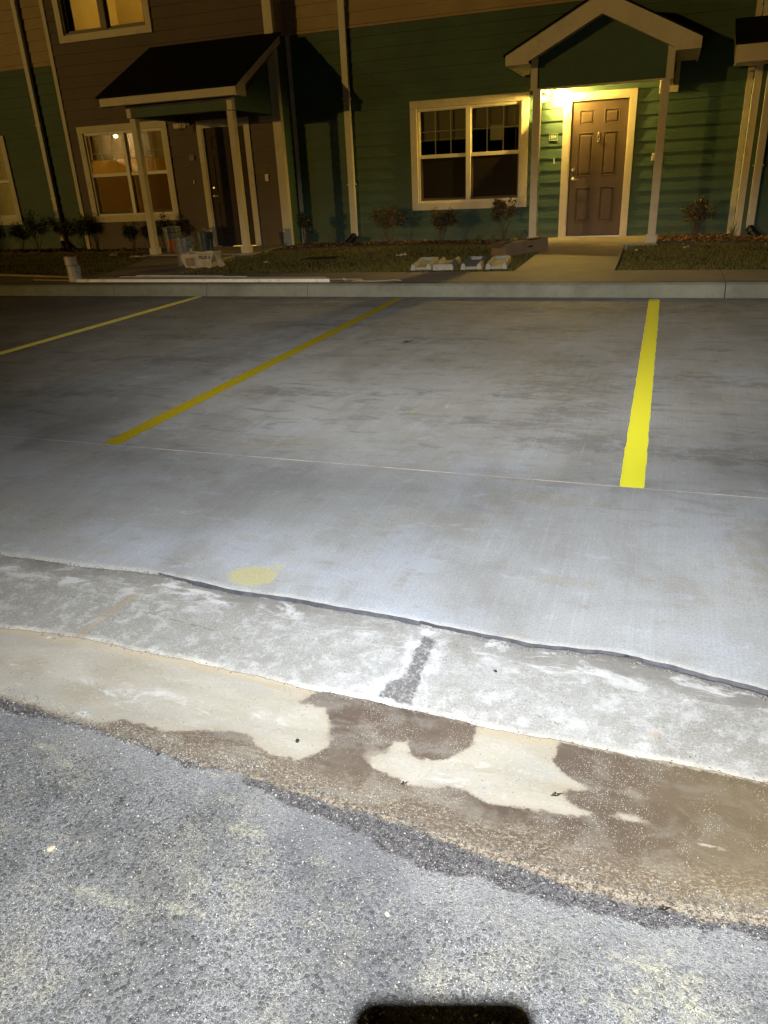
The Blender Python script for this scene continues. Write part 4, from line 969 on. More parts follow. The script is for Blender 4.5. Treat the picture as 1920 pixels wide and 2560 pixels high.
boxps('ledger_trim', M['trim'], U2, (-7.11,-6.836,YB-.036,YB-.01,2.32,2.415),(-8.92,-8.66,YB-.036,YB-.01,2.32,2.405))
PL = pempty('porch', U2); Ye = 11.92; Yp = 12.25; bx0, bx1 = -8.89, -6.83
def rz(y): return 2.735+(y-Ye)*.512
b = MB(); b.prism([(-9.19,Ye-.03,rz(Ye-.03)),(-9.19,YB-.02,rz(YB-.02)),(-9.19,YB-.02,rz(YB-.02)+.025),(-9.19,Ye-.03,rz(Ye-.03)+.025)], (2.66,0,0)); b.build('porch_roof', M['shingle'], PL)
boxp('eave_fascia', M['trim'], PL, -9.17, -6.575, Ye, Ye+.022, 2.60, 2.728)
for xx in (-6.574, -9.17):
    b = MB(); b.prism([(xx,Ye+.0,2.595),(xx,Ye,rz(Ye)-.003),(xx,YB-.03,rz(YB-.03)-.003),(xx,YB-.03,rz(YB-.03)-.14),(xx,Ye+.33,rz(Ye+.33)-.14),(xx,Ye+.33,2.595)], (.022,0,0)); b.build('rake_fascia', M['trim'], PL)
b = MB(); b.quad((-9.15,Ye+.022,2.62),(-6.58,Ye+.022,2.62),(-6.58,Yp+.01,2.62),(-9.15,Yp+.01,2.62))
b.quad((-6.83,Yp,2.62),(-6.575,Yp,2.62),(-6.575,YB-.03,rz(YB)-.16),(-6.83,YB-.03,rz(YB)-.16)); b.build('soffit', M['soffit'], PL, recalc=False)
boxp('beam', M['green'], PL, (bx0+.09,bx1-.10,Yp+.008,Yp+.10,2.43,2.572), bevel=0)
boxp('beam_trim', M['trim'], PL, (bx0,bx0+.09,Yp,Yp+.10,2.43,2.60),(bx1-.10,bx1,Yp,Yp+.10,2.43,2.60),(bx0+.09,bx1-.10,Yp,Yp+.10,2.573,2.60), bevel=.002)
boxp('frieze', M['brown'], PL, bx0, bx1, Yp+.012, Yp+.09, 2.601, 2.66, bevel=0)
b = MB(); b.prism([(bx1-.012,Yp+.10,2.43),(bx1-.012,Yp+.10,2.74),(bx1-.012,YB-.035,rz(YB)-.15),(bx1-.012,YB-.035,2.43)], (-.05,0,0)); b.build('side_infill', M['green'], PL); b = MB(); b.prism([(bx0+.012,Yp+.10,2.43),(bx0+.012,Yp+.10,2.74),(bx0+.012,YB-.035,rz(YB)-.15),(bx0+.012,YB-.035,2.43)], (.05,0,0)); b.build('side_infill', M['green'], PL)
boxps('beam_cap', M['bronze'], PL, (bx1-.135,bx1+.005,Yp-.004,Yp+.12,2.416,2.429),(bx0-.005,bx0+.13,Yp-.004,Yp+.12,2.416,2.429), bevel=0)
boxp('porch_ceiling', M['soffit'], PL, bx0+.07, bx1-.07, Yp+.11, YB-.04, 2.54, 2.56, bevel=0)
post(PL, bx1-.115, bx1-.005, Yp+.0, Yp+.11, .205, 2.415); post(PL, bx0+.045, bx0+.155, Yp, Yp+.11, .205, 2.415)

# ---- far left green unit
U3 = empty('apartment_unit', (-14, 14.3, .15), 'green and beige apartment unit at the left edge with warm blinds drawn in its window', 'apartment')
siding_wall('lower_wall', M['green'], U3, -20, -11.43, .12, 3.64, YW, holes=[(-15.44,-13.45,.76,2.44)])
siding_wall('upper_wall', M['beige'], U3, -20, -11.43, 3.64, 6.6, YW)
window_unit(U3, -15.48, YW, .72, upper_grid=True, blind_drop=(.97,.97), blindmat='blindlit', screen=False)
room(U3, -15.7, -13.2, YW, .3, 2.7, 2.2, M['roomwall'])
downspout(U3, -12.425, -12.33, YW-.02, 6.6, side=1)

# ---- far right unit
U4 = empty('apartment_unit', (3, 13.9, .15), 'dark green apartment unit corner at the right edge under a deep cream fascia', 'apartment')
siding_wall('front_wall', M['green'], U4, 1.06, 9, .12, 6.6, YB); siding_wall('side_wall', M['green'], U4, YB, YW-.001, .12, 6.6, 1.06, axis='y-')
boxp('corner_board', M['trim'], U4, (1.035,1.135,YB-.034,YB,.15,6.6),(1.035,1.06,YB+.001,YB+.06,.15,6.6))
downspout(U4, 1.20, 1.305, YB-.02, 6.6, side=1)
b = MB(); b.box(.70, 3.6, 12.95, 12.975, 2.53, 2.74); b.prism([(.70,12.976,2.50),(.70,12.976,2.74),(.70,13.66,3.09),(.70,13.66,2.85)], (.022,0,0)); b.box(.722, 3.6, 12.976, 13.66, 2.545, 2.56)
b.build('fascia', M['trim'], U4)
b = MB(); b.prism([(.68,12.93,2.742),(.68,13.67,3.12),(.68,13.67,3.15),(.68,12.93,2.77)], (2.95,0,0)); b.build('porch_roof', M['shingle'], U4)

# ---- roof line over all the units, far above the frame
for u, x0_, x1_, lab in ((U1,-6.69,1.06,0),(U2,-11.43,-6.69,0),(U3,-20,-11.43,0),(U4,1.06,9,0)):
    b = MB(); b.prism([(x0_,13.2,6.6),(x0_,17.0,8.3),(x0_,17.0,8.42),(x0_,13.2,6.72)], (x1_-x0_,0,0)); b.build('roof', M['shingle'], u)
    boxp('back_wall', M['roomdark'], u, x0_+.01, x1_-.01, 17.0, 17.05, .1, 8.3, bevel=0)
# re-base children of the units at their empties
for u in (U1, U2, U3, U4):
    for c in u.children: c.location = Vector(c.location)-u.location

# ---- building across the street: stands behind the photographer, mirrored in the window glass
U5 = empty('apartment_building', (-40, -26.5, 0), 'pale sided apartment building across the street, seen only mirrored in the left window', 'apartment building')
siding_wall('wall', M['beige'], U5, -2.5, 2.5, 0, 8, 0, axis='x')
U5.children[0].rotation_euler.z = math.pi
b = MB(); b.prism([(-1.9,.02,2.5),(0,.02,3.5),(1.9,.02,2.5),(1.9,.02,2.4),(0,.02,3.4),(-1.9,.02,2.4)], (0,1.5,0)); b.build('porch_roof', M['woodtan'], U5)
b = MB(); b.prism([(-1.8,1.53,2.42),(0,1.53,3.38),(1.8,1.53,2.42)], (0,.03,0)); b.build('gable', M['trim'], U5)
b = MB(); b.lathe([(.02,0),(.10,.03),(.13,.10),(.09,.18),(.02,.2)], 16, (-.2,.35,4.95)); b.build('wall_lamp', emit('far_lamp_glow', (1,.80,.40), 4500), U5)
U5.rotation_euler.z = R(0)

# ------------------------------------------------------------------ plants
def shrub(x, y, z, w, h, stemh, seed, leaf, n_leaf, label, group, lean=0, stems=7, lsize=.023):
    r = random.Random(seed)
    root = empty('shrub', (x, y, z), label, 'shrub', group)
    st = MB(); tips = []
    for k in range(stems):
        a_ = r.uniform(0, 6.28); rr = r.uniform(.1, .45)*w
        p0 = Vector((r.uniform(-.015,.015), r.uniform(-.015,.015), -.02)); p3 = Vector((math.cos(a_)*rr+lean*h, math.sin(a_)*rr*.8, h*r.uniform(.75, .98)))
        p1 = p0.lerp(p3, .35)+Vector((r.uniform(-.04,.04), r.uniform(-.03,.03), .02)); p2 = p0.lerp(p3, .7)+Vector((r.uniform(-.04,.04), r.uniform(-.04,.04), 0))
        st.tube([p0, p1, p2, p3], .006, .0022, 5); 
        for j in range(5):
            t = r.uniform(.45, 1); q = p1.lerp(p3, t); d = Vector((r.gauss(0,1), r.gauss(0,1), r.uniform(-.1,1))).normalized()*r.uniform(.06,.16)*w*1.6
            st.tube([q, q+d*.5+Vector((0,0,.01)), q+d], .0028, .0012, 4); tips += [q+d, q+d*.6]
        tips.append(p3)
    st.build('stems', M['twig'], root, recalc=False)
    lf = MB(); clumps = [r.choice(tips) for _ in range(26)]
    for k in range(int(n_leaf*1.7)):
        if r.random() < .8:
            c = r.choice(clumps); p = c+Vector((r.gauss(0,.035), r.gauss(0,.035), r.gauss(0,.035)))*(w/.5)
        else: p = r.choice(tips)+Vector((r.gauss(0,.02), r.gauss(0,.02), r.gauss(0,.02)))
        if p.z < stemh*.8 and r.random() < .8: continue
        u = Vector((r.gauss(0,1), r.gauss(0,1), r.gauss(0,.8))).normalized(); v = u.cross(Vector((r.gauss(0,1), r.gauss(0,1), r.gauss(0,1)))).normalized()
        L = lsize*r.uniform(.6, 1.3); W = L*.42; nrm = u.cross(v)*L*.12
        lf.quad(p-u*L, p+v*W+nrm, p+u*L, p-v*W+nrm)
    lf.build('leaves', leaf, root, recalc=False)
G1 = 'small shrubs in the beds against the walls'
shrub(-4.72, 13.72, .19, .62, .58, .2, 3, M['leafred'], 620, 'loose bronze shrub under the wall left of the dark double window, nearest the downspout elbow', G1, 0, 8)
shrub(-3.72, 13.60, .19, .52, .54, .18, 4, M['leafred'], 900, 'compact reddish shrub directly below the dark double window', G1)
shrub(-2.60, 13.58, .19, .46, .68, .2, 5, M['leafred'], 1100, 'tallest bronze shrub, full and upright, just left of the lit porch post', G1)
shrub(.44, 13.35, .19, .52, .58, .22, 6, M['leafred'], 620, 'twiggy dark shrub right of the lit porch, bare stems showing below', G1, .05, 9)
shrub(-6.28, 13.45, .18, .42, .58, .28, 7, M['leafgreen'], 420, 'thin dark shrub in front of the white inner corner strip beside the shed porch', G1)
shrub(-12.62, 13.55, .17, .80, .70, .36, 8, M['leafgreen'], 950, 'dark branching shrub below the far left lit window', G1, .02, 9)
shrub(-12.02, 13.75, .17, .45, .60, .3, 9, M['leafgreen'], 300, 'faint thin shrub left of the far left downspout', G1)
shrub(-11.35, 13.45, .17, .70, .66, .34, 10, M['leafgreen'], 850, 'dark many-stemmed shrub in front of the left corner board of the brown unit', G1, .05, 9)
shrub(-10.05, 13.35, .17, .42, .52, .15, 12, M['leafgreen'], 700, 'dark leafy shrub below the left half of the brown unit ground floor window', G1)
shrub(-9.28, 13.30, .17, .46, .58, .25, 13, M['leafgreen'], 800, 'dark shrub behind the left shed porch post', G1)
shrub(-13.9, 13.6, .17, .7, .55, .25, 14, M['leafgreen'], 700, 'dark low shrub at the extreme left edge beneath the lit blinds', G1)
def tuft(x, y, z, h, n, seed, label, spread=1.0):
    r = random.Random(seed); b = MB()
    for k in range(n):
        a_ = r.uniform(0, 6.28); L = h*r.uniform(.6, 1.1); o_ = r.uniform(.15, .75)*L*spread; w_ = .004; px, py = r.gauss(0,.015), r.gauss(0,.015); prev = None
        for j in range(5):
            t = j/4; p = Vector((px+math.cos(a_)*o_*t**1.7, py+math.sin(a_)*o_*t**1.7, L*(t-.32*t*t*spread))); s_ = Vector((-math.sin(a_), math.cos(a_), 0))*w_*(1-t*.85)
            if prev: b.quad(prev[0], prev[1], p+s_, p-s_)
            prev = (p-s_, p+s_)
    o = b.build('grass_tuft', M['blade'], recalc=False, loc=(x, y, z)); tag(o, label, 'ornamental grass', 'strap leaved grass tufts in the beds')
tuft(-2.97, 13.42, .19, .26, 26, 1, 'green strap leaved tuft to the left of the tallest bronze shrub')
tuft(-2.74, 13.38, .19, .28, 24, 2, 'green strap leaved tuft at the foot of the tallest bronze shrub')
tuft(-2.30, 13.45, .19, .32, 30, 3, 'green strap leaved tuft between the tallest bronze shrub and the lit porch post')
tuft(.10, 13.10, .19, .30, 22, 4, 'sparse tuft in the orange mulch just right of the right porch post')
tuft(.60, 13.15, .19, .26, 18, 5, 'sparse tuft in the orange mulch just right of the twiggy shrub')
tuft(.98, 13.05, .19, .34, 34, 6, 'brown upright tuft in front of the right inner corner board', .6)
tuft(-6.52, 13.05, .18, .26, 20, 7, 'small tuft at the foot of the brown unit corner board')
tuft(-6.86, 12.82, .19, .24, 18, 8, 'small tuft at the end of the shed porch slab')

# ------------------------------------------------------------------ loose things
def splash_block(x, y, rz, flip, label):
    """trough: shallow U channel, closed at one end"""
    b = MB(); L, W, H = .92, .285, .082; t = .075
    x0, x1 = -W/2, W/2
    ys = (0, L)
    b.box(x0+t*.8, x1-t*.8, .02, L-.005, 0, .040)
    for s in (-1, 1):
        xo = s*W/2; xi = s*(W/2-t)
        b.prism([(xo,0,0),(xo*.93,0,H*.7),(xo*.84,0,H),(xi*1.25,0,H),(xi*1.0,0,.04),(xi,0,.0)], (0,L,0))
    b.prism([(x0+t*.6,L-.075,0),(x0+t*.6,L-.06,H*.98),(x0+t*.6,L-.003,H*.98),(x0+t*.6,L-.001,0)], (W-t*1.2,0,0))
    o = b.build('splash_block', M['splash'], None, .012, loc=(x, y, .158)); o.rotation_euler.z = rz + (math.pi if flip else 0)
    if flip: o.location = (x-math.sin(rz)*.9*1, y+math.cos(rz)*.9, .158)
    tag(o, label, 'splash block', 'concrete splash blocks lying on the lawn by the sidewalk')
splash_block(-2.995, 9.93, R(9), False, 'pale concrete splash block, open end to the sidewalk, first from the left of the four')
splash_block(-2.69, 9.93, R(8), True, 'pale concrete splash block, second from the left, its closed end towards the sidewalk')
splash_block(-2.32, 9.95, R(8), False, 'concrete splash block in shadow, third from the left of the four')
splash_block(-1.995, 9.97, R(7), False, 'pale concrete splash block nearest the walkway, its trough closed at the back')

# cardboard carton beside the walkway
cb = empty('cardboard_box', (-2.02, 11.86, .178), 'long open brown cardboard box with a hand hole lying beside the lit walkway', 'cardboard box', rz=math.atan2(.60,.52))
Lb, Wb, Hb = .80, .34, .175; t = .006; b = MB()
hx0, hx1, hz0, hz1 = .02, .12, .075, .10
for q in [(-Lb/2,hx0,0,Hb),(hx1,Lb/2,0,Hb),(hx0,hx1,0,hz0),(hx0,hx1,hz1,Hb)]: b.box(q[0], q[1], -Wb/2, -Wb/2+t, q[2], q[3])
b.box(-Lb/2, Lb/2, Wb/2-t, Wb/2, 0, Hb*.96); b.box(-Lb/2, -Lb/2+t, -Wb/2+t, Wb/2-t, 0, Hb); b.box(Lb/2-t, Lb/2, -Wb/2+t, Wb/2-t, 0, Hb); b.box(-Lb/2+t, Lb/2-t, -Wb/2+t, Wb/2-t, .001, t)
b.build('box_body', M['cardboard'], cb)
b = MB(); b.quad((-Lb/2,-Wb/2,Hb),(Lb/2,-Wb/2,Hb),(Lb/2-.03,-Wb/2+.09,Hb+.012),(-Lb/2+.03,-Wb/2+.09,Hb+.012)); b.quad((-Lb/2,-Wb/2,Hb),(-Lb/2,Wb/2,Hb),(-Lb/2-.09,Wb/2-.04,Hb-.05),(-Lb/2-.09,-Wb/2+.04,Hb-.05)); b.build('flap', M['cardinside'], cb)
b = MB(); b.quad((Lb/2,-Wb/2,Hb),(Lb/2,Wb/2,Hb),(Lb/2+.012,Wb/2-.05,.06),(Lb/2+.012,-Wb/2+.06,.05)); b.build('torn_flap', M['labelwhite'], cb)
cb.rotation_euler.y = R(-1.5)

def bucket(x, y, z, d, h, mat, label, ribs=True, rz=0, handle=True, stack=False, lab=None):
    bk = empty('bucket', (x, y, z), label, 'bucket', 'plastic buckets beside the shed porch', rz=rz); r = d/2
    b = MB(); pr = [(r*.84,0),(r*.855,.01),(r*.93,h*.72),(r*1.0,h*.725),(r*1.0,h*.75),(r*.95,h*.755),(r*.955,h*.80),(r*1.01,h*.805),(r*1.01,h*.825),(r*.96,h*.83),(r*.97,h*.955),(r*1.03,h*.96),(r*1.03,h),(r*.95,h),(r*.92,h*.96),(r*.80,.03)]
    b.lathe(pr, 28); b.build('body', mat, bk)
    if stack:
        b = MB(); h2 = h*.28; b.lathe([(r*.9,h+.003),(r*.98,h+.01),(r*.985,h+h2*.55),(r*1.03,h+h2*.6),(r*1.03,h+h2*.7),(r*.99,h+h2*.72),(r*1.0,h+h2*.92),(r*1.04,h+h2*.94),(r*1.04,h+h2),(r*.96,h+h2),(r*.93,h+h2*.5)], 28); b.build('nested_rim', mat, bk)
    b = MB(); b.lathe([(r*.96,h*.905),(r*.955,h*.93),(r*.2,h*.935),(.0015,h*.936)], 28); b.build('contents', M['bucketdark'], bk)
    if handle:
        b = MB(); pts = []
        for k in range(13):
            a_ = math.pi*k/12; pts.append((math.cos(a_)*r*1.06, -math.sin(a_)*r*.75, h*.86-math.sin(a_)*h*.30))
        b.tube(pts, .003, .003, 6); b.tube([(pts[5][0],pts[5][1],pts[5][2]),(pts[6][0],pts[6][1]-.004,pts[6][2]),(pts[7][0],pts[7][1],pts[7][2])], .009, .009, 8); b.build('bail_handle', M['metal'], bk)
    if lab:
        for mat2, a0, a1, z0_, z1_ in lab:
            b = MB(); n_ = 10
            for k in range(n_):
                p, q = R(a0+(a1-a0)*k/n_), R(a0+(a1-a0)*(k+1)/n_)
                def rr(z_): return r*(.855+(.93-.855)*(z_/(h*.72)))+.002
                b.quad((math.cos(p)*rr(z0_),math.sin(p)*rr(z0_),z0_),(math.cos(q)*rr(z0_),math.sin(q)*rr(z0_),z0_),(math.cos(q)*rr(z1_),math.sin(q)*rr(z1_),z1_),(math.cos(p)*rr(z1_),math.sin(p)*rr(z1_),z1_))
            b.build('label', mat2, bk)
    return bk
bucket(-8.70, 12.78, .207, .33, .34, M['bucket'], 'grey bucket with an orange and white label standing beside the left shed porch post', lab=[(M['orange'],-128,-72,.03,.225),(M['labelwhite'],-71,-25,.03,.235)], stack=True, rz=R(30))
bucket(-7.25, 10.95, .17, .32, .40, M['bucket'], 'tall light grey bucket standing on the left walkway behind the white carton', lab=[(M['labelwhite'],-32,-12,.05,.24)], rz=R(0))
bucket(-7.63, 12.15, .207, .33, .36, M['bucketdark'], 'dark grey bucket with a rag on its rim by the brown unit door', lab=[(M['bucket'],-35,-15,.03,.24),(M['labelwhite'],-120,-80,.018,.026)], rz=R(10))
# rag
b = MB(); r = random.Random(5)
pts = [[(-.08+.04*i, -.05+.035*j, .02+.03*r.random()+.03*math.sin(i*1.7+j)) for j in range(4)] for i in range(5)]
for i in range(4):
    for j in range(3): b.quad(pts[i][j], pts[i+1][j], pts[i+1][j+1], pts[i][j+1])
o = b.build('rag', M['plasticfilm'], None, loc=(-7.57, 12.17, .575), smooth=True, recalc=False); md = o.modifiers.new('solid','SOLIDIFY'); md.thickness = .004
tag(o, 'crumpled pale rag lying on top of the dark grey bucket', 'rag')

# white carton with printed side
ct = empty('carton', (-6.72, 10.56, .166), 'battered white cardboard carton with black printing and one torn side, leaning by the left walkway', 'carton', rz=R(4))
def crum(v, k): return (v[0]+.010*math.sin(v[2]*40+k), v[1]+.012*math.sin(v[0]*19+k), v[2]+.008*math.sin(v[0]*25+k*2))
b = MB(); n1, n2 = 12, 6
def panel(b, A, B, C, D, k):
    g = [[crum(tuple(Vector(A).lerp(Vector(B), i/n1).lerp(Vector(D).lerp(Vector(C), i/n1), j/n2)), k) for i in range(n1+1)] for j in range(n2+1)]
    for j in range(n2):
        for i in range(n1): b.quad(g[j][i], g[j][i+1], g[j+1][i+1], g[j+1][i])
panel(b, (-.24,-.12,0), (.20,-.12,.0), (.29,-.15,.225), (-.30,-.15,.20), 0)
panel(b, (-.24,-.12,0), (-.24,.14,0), (-.27,.15,.21), (-.30,-.15,.20), 1)
panel(b, (.20,-.12,0), (.20,.14,0), (.27,.15,.22), (.29,-.15,.225), 2)
panel(b, (-.24,.14,0), (.20,.14,0), (.27,.15,.22), (-.27,.15,.21), 3)
o = b.build('carton_body', M['cartonwhite'], ct, recalc=False, smooth=False); md = o.modifiers.new('s','SOLIDIFY'); md.thickness = .006
b = MB(); b.quad((-.19,-.158,.03),(-.06,-.158,.028),(-.05,-.166,.155),(-.20,-.166,.15)); b.build('tan_patch', M['cartontan'], ct)
b = MB(); b.quad((.29,-.15,.225),(.28,.0,.22),(.40,-.02,.02),(.36,-.14,.0)); b.quad((-.30,-.15,.20),(-.28,-.02,.2),(-.33,-.04,.02),(-.34,-.14,.04)); b.build('torn_flap', M['cartonwhite'], ct)
text_mesh('print', 'PLUS 3', .066, M['ink'], ct, (.13, -.163, .150), (R(82),0,R(-1)), ext=.0005, bold=.0018)
b = MB()
for k, (x0_, x1_) in enumerate([(.06,.22),(.07,.20),(.06,.23),(.08,.21),(.06,.19)]): b.box(x0_, x1_, -.1585+.0008*k-.001, -.1575+.0008*k, .098-.017*k, .103-.017*k)
b.box(.04,.27,-.1705,-.1690,.196,.205); b.build('fine_print', M['inkpale'], ct, recalc=False)

# paint can + tub at the sidewalk edge
def can(name, x, y, z, r, h, lidmat, label, cat, handle, seed):
    c = empty(name, (x, y, z), label, cat); b = MB()
    b.lathe([(r*.95,0),(r,.006),(r,.012),(r*.97,.016),(r*.97,h-.016),(r,h-.012),(r,h),(r*.93,h),(r*.92,h-.008)], 24); b.build('body', M['canwhite'], c)
    b = MB(); b.lathe([(r*.95,h-.006),(r*.96,h+.012),(r*.9,h+.018),(.001,h+.018)], 24); b.build('lid', lidmat, c)
    if handle:
        pts = [(r*1.03*math.cos(math.pi*k/10-.6), r*1.03*math.sin(math.pi*k/10-.6), h*.75-.09*math.sin(math.pi*k/10)) for k in range(11)]
        b = MB(); b.tube(pts, .0035, .0035, 6); b.build('bail_handle', M['blackmetal'], c)
can('paint_can', -7.895, 9.06, .15, .095, .20, M['canwhite'], 'glossy white paint can standing on the sidewalk at the end of the long white boards', 'paint can', True, 1)
can('plastic_tub', -7.92, 9.06, .372, .086, .115, M['redlid'], 'pale plastic tub with a dull red lid standing on top of the paint can', 'tub', False, 2)

def board(name, a, b_, w, th, z, mat, label, group, bev=True):
    L = math.hypot(b_[0]-a[0], b_[1]-a[1]); m = MB(); 
    m.prism([(0,-w/2,0),(L,-w/2+ (w*.0),0),(L-.04 if bev else L,w/2,0),(0.0,w/2,0)], (0,0,th))
    o = m.build(name, mat, None, .002, loc=(a[0], a[1], z)); o.rotation_euler.z = math.atan2(b_[1]-a[1], b_[0]-a[0]); tag(o, label, 'board', group); return o
GB = 'trim boards lying on the sidewalk'
board('trim_board', (-7.80,8.99), (-3.86,8.915), .09, .040, .152, M['whiteboard'], 'longest white trim board lying along the top of the curb', GB)
board('trim_board', (-7.10,9.44), (-5.62,9.33), .085, .036, .152, M['whiteboard'], 'short white trim board farthest back on the left sidewalk', GB)
board('trim_board', (-7.55,9.16), (-3.98,9.075), .12, .034, .152, M['whiteboard'], 'wide white trim board lying just behind the longest one', GB)
board('trim_board', (-7.30,9.31), (-5.20,9.24), .07, .034, .152, M['whiteboard'], 'narrow white trim board between the wide board and the short one', GB)
board('wood_strip', (-10.3,9.83), (-8.25,9.42), .07, .03, .152, M['woodtan'], 'tan wood strip pointing off the left edge behind the paint can', GB, False)
board('wood_strip', (-8.75,9.17), (-8.02,9.08), .045, .02, .152, M['woodtan'], 'short tan wood strip ending at the paint can', GB, False)
board('wood_strip', (-4.02,9.10), (-3.50,9.085), .07, .02, .152, M['woodtan'], 'short tan wood strip sticking out past the right end of the white boards', GB, False)
# scraps
def scrap(x, y, z, sx, sy, seed, label, mat='plasticfilm', name='scrap', cat='litter', h=.02):
    r = random.Random(seed); b = MB(); n1, n2 = 6, 4
    g = [[(-sx/2+sx*i/n1+r.uniform(-.1,.1)*sx/n1, -sy/2+sy*j/n2*(1-.3*abs(i/n1-.5)), abs(r.gauss(0, h*.6))+(.002 if (i in (0,n1)) else h*.3)) for i in range(n1+1)] for j in range(n2+1)]
    for j in range(n2):
        for i in range(n1): b.quad(g[j][i], g[j][i+1], g[j+1][i+1], g[j+1][i])
    o = b.build(name, M[mat], None, recalc=False, loc=(x, y, z)); o.rotation_euler.z = r.uniform(0, 3); md = o.modifiers.new('s','SOLIDIFY'); md.thickness = .003
    tag(o, label, cat)
scrap(-8.95, 12.0, .185, .30, .12, 1, 'crumpled clear plastic wrapper on the lawn near the left shed porch post')
scrap(-9.95, 12.6, .185, .7, .16, 2, 'long strip of pale plastic sheeting lying on the dim lawn at the left')
scrap(-3.81, 11.6, .185, .16, .07, 3, 'small white scrap on the lawn above the splash blocks')
scrap(.32, 12.1, .185, .12, .05, 4, 'tiny white scrap on the lawn right of the lit walkway')
scrap(-.35, 11.8, .185, .08, .04, 14, 'tiny pale scrap on the lawn close to the lit walkway edge')
scrap(-5.80, 10.9, .175, .12, .06, 5, 'two small white scraps on the lawn behind the white boards')
scrap(-6.75, 12.62, .207, .42, .10, 6, 'flat pale offcut lying in front of the brown unit corner board', 'woodtan', 'offcut', 'wood offcut', .01)
scrap(-3.70, 8.97, .156, .16, .035, 7, 'short white sliver on the curb top beside the end of the boards')
b = MB(); b.tube([(0,0,.004),(.1,-.03,.012),(.19,-.01,.006),(.3,-.045,.010),(.42,.02,.006),(.52,.045,.012),(.62,.05,.004)], .004, .003, 6)
o = b.build('wire', M['plasticfilm'], None, loc=(-3.58,8.93,.152)); tag(o, 'thin bent white wire lying on the curb top right of the boards', 'wire')
# dark lid-like cover in the lawn
b = MB(); b.box(-.27,.27,-.2,.2,0,.03); b.box(-.24,.24,-.17,.17,.03,.036); o = b.build('valve_cover', M['edging'], None, .006, loc=(-5.13,11.5,.150)); tag(o, 'dark rectangular utility cover set in the lawn right of the white carton', 'utility cover')

# debris near the camera
def leaf(x, y, z, L, rz, label, mat='darkleaf'):
    b = MB(); b.quad((-L/2,0,.002),(0,-L*.22,.006),(L*.08,0,.001),(-L*.1,L*.05,.004)); b.quad((0,-L*.22,.006),(L/2,.0,.010),(L*.1,L*.2,.003),(L*.08,0,.001)); b.quad((-L/2,0,.002),(-L*.1,L*.05,.004),(L*.1,L*.2,.003),(-L*.1,L*.18,.009))
    o = b.build('leaf', M[mat], None, recalc=False, loc=(x, y, z)); o.rotation_euler.z = rz; tag(o, label, 'leaf', 'dead leaves on the ground')
leaf(-2.00, 6.20, .003, .11, .6, 'lone dark curled leaf on the parking concrete between two stall lines')
leaf(-.475, 1.325, -.050, .022, .4, 'dark leaf chip beside the wet gutter edge')
leaf(-.115, 1.395, -.052, .030, .3, 'dark leaf at the left rim of the right hand puddle')
leaf(.13, 1.15, -.050, .028, .2, 'dark leaf in the muddy strip at the right side')
leaf(-1.13, 1.24, -.050, .018, .9, 'black leaf crumb in the wet asphalt edge at the left')
def pebble(x, y, z, s, seed, label, mat='pebble'):
    import bmesh
    r = random.Random(seed); bm = bmesh.new(); bmesh.ops.create_icosphere(bm, subdivisions=2, radius=s)
    for v in bm.verts: v.co = Vector((v.co.x*1.2, v.co.y*.9, v.co.z*.6))*(1+r.uniform(-.14,.14))
    me = bpy.data.meshes.new('pebble'); bm.to_mesh(me); bm.free(); me.materials.append(M[mat]); o = bpy.data.objects.new('pebble', me); col.objects.link(o); o.location = (x, y, z+s*.35); o.rotation_euler.z = r.uniform(0,3)
    tag(o, label, 'pebble', 'loose pebbles on the ground')
pebble(-1.83, 1.618, -.048, .009, 1, 'whitish pebble lying in the gutter corner at the left, the biggest of its row', 'splash')
pebble(-1.80, 1.612, -.048, .006, 2, 'small tan pebble just right of the biggest one in the gutter corner')
pebble(-1.86, 1.622, -.048, .006, 3, 'small tan pebble just left of the biggest one in the gutter corner')
pebble(-.80, 1.395, -.053, .006, 4, 'dark pebble on the dry gutter left of the large puddle', 'darkleaf')
pebble(-1.19, .905, -.050, .008, 5, 'pale tan pebble on the asphalt at the lower left', 'cartonwhite')
pebble(-.40, .975, -.050, .006, 6, 'white pebble on the asphalt in the lower middle', 'splash')
pebble(.02, 1.725, -.030, .005, 7, 'small white chip on the apron concrete at the right', 'splash')
pebble(-.345, 1.80, -.022, .005, 8, 'small dark pebble on the apron right of the dark stain', 'darkleaf')
pebble(-3.12, 2.72, .0, .012, 9, 'pale crumb of concrete on the lot near the left edge', 'splash')

# loose grit
def grit(n_, xr_, yf0, yf1, smin, smax, name, mat, label, zoff=0):
    x = rng.uniform(xr_[0], xr_[1], n_); t = rng.random(n_); y = yf0(x)+(yf1(x)-yf0(x))*t
    s_ = smin+(smax-smin)*rng.random(n_)**4; z = zprof(y)+s_*.35+zoff
    base = np.array([(1,0,0),(-1,0,0),(0,1,0),(0,-1,0),(0,0,.8),(0,0,-.8)]); tri = np.array([(0,2,4),(2,1,4),(1,3,4),(3,0,4),(2,0,5),(1,2,5),(3,1,5),(0,3,5)])
    a_ = rng.uniform(0, 6.28, n_); V = base[None]*(1+rng.uniform(-.35,.35,(n_,6,1)))*s_[:,None,None]
    c, s2 = np.cos(a_)[:,None], np.sin(a_)[:,None]; X = V[:,:,0]*c-V[:,:,1]*s2; Y = V[:,:,0]*s2+V[:,:,1]*c
    V = np.stack([X+x[:,None], Y+y[:,None], V[:,:,2]+z[:,None]], -1).reshape(-1,3)
    F = (tri[None]+(np.arange(n_)*6)[:,None,None]).reshape(-1,3)
    o = np_mesh(name, V, F, mat); tag(o, label, 'grit', kind='stuff')
gm, gnt, gb = new_mat('grit_stone'); gn = N(gnt); gv = gn.xyz(gn.vor(gn.obj(), 300, out='Color'))[0]
gn.link(gn.mix(gv, (.05,.05,.052), (.50,.48,.43)), gb.inputs['Base Color']); gb.inputs['Roughness'].default_value = .7
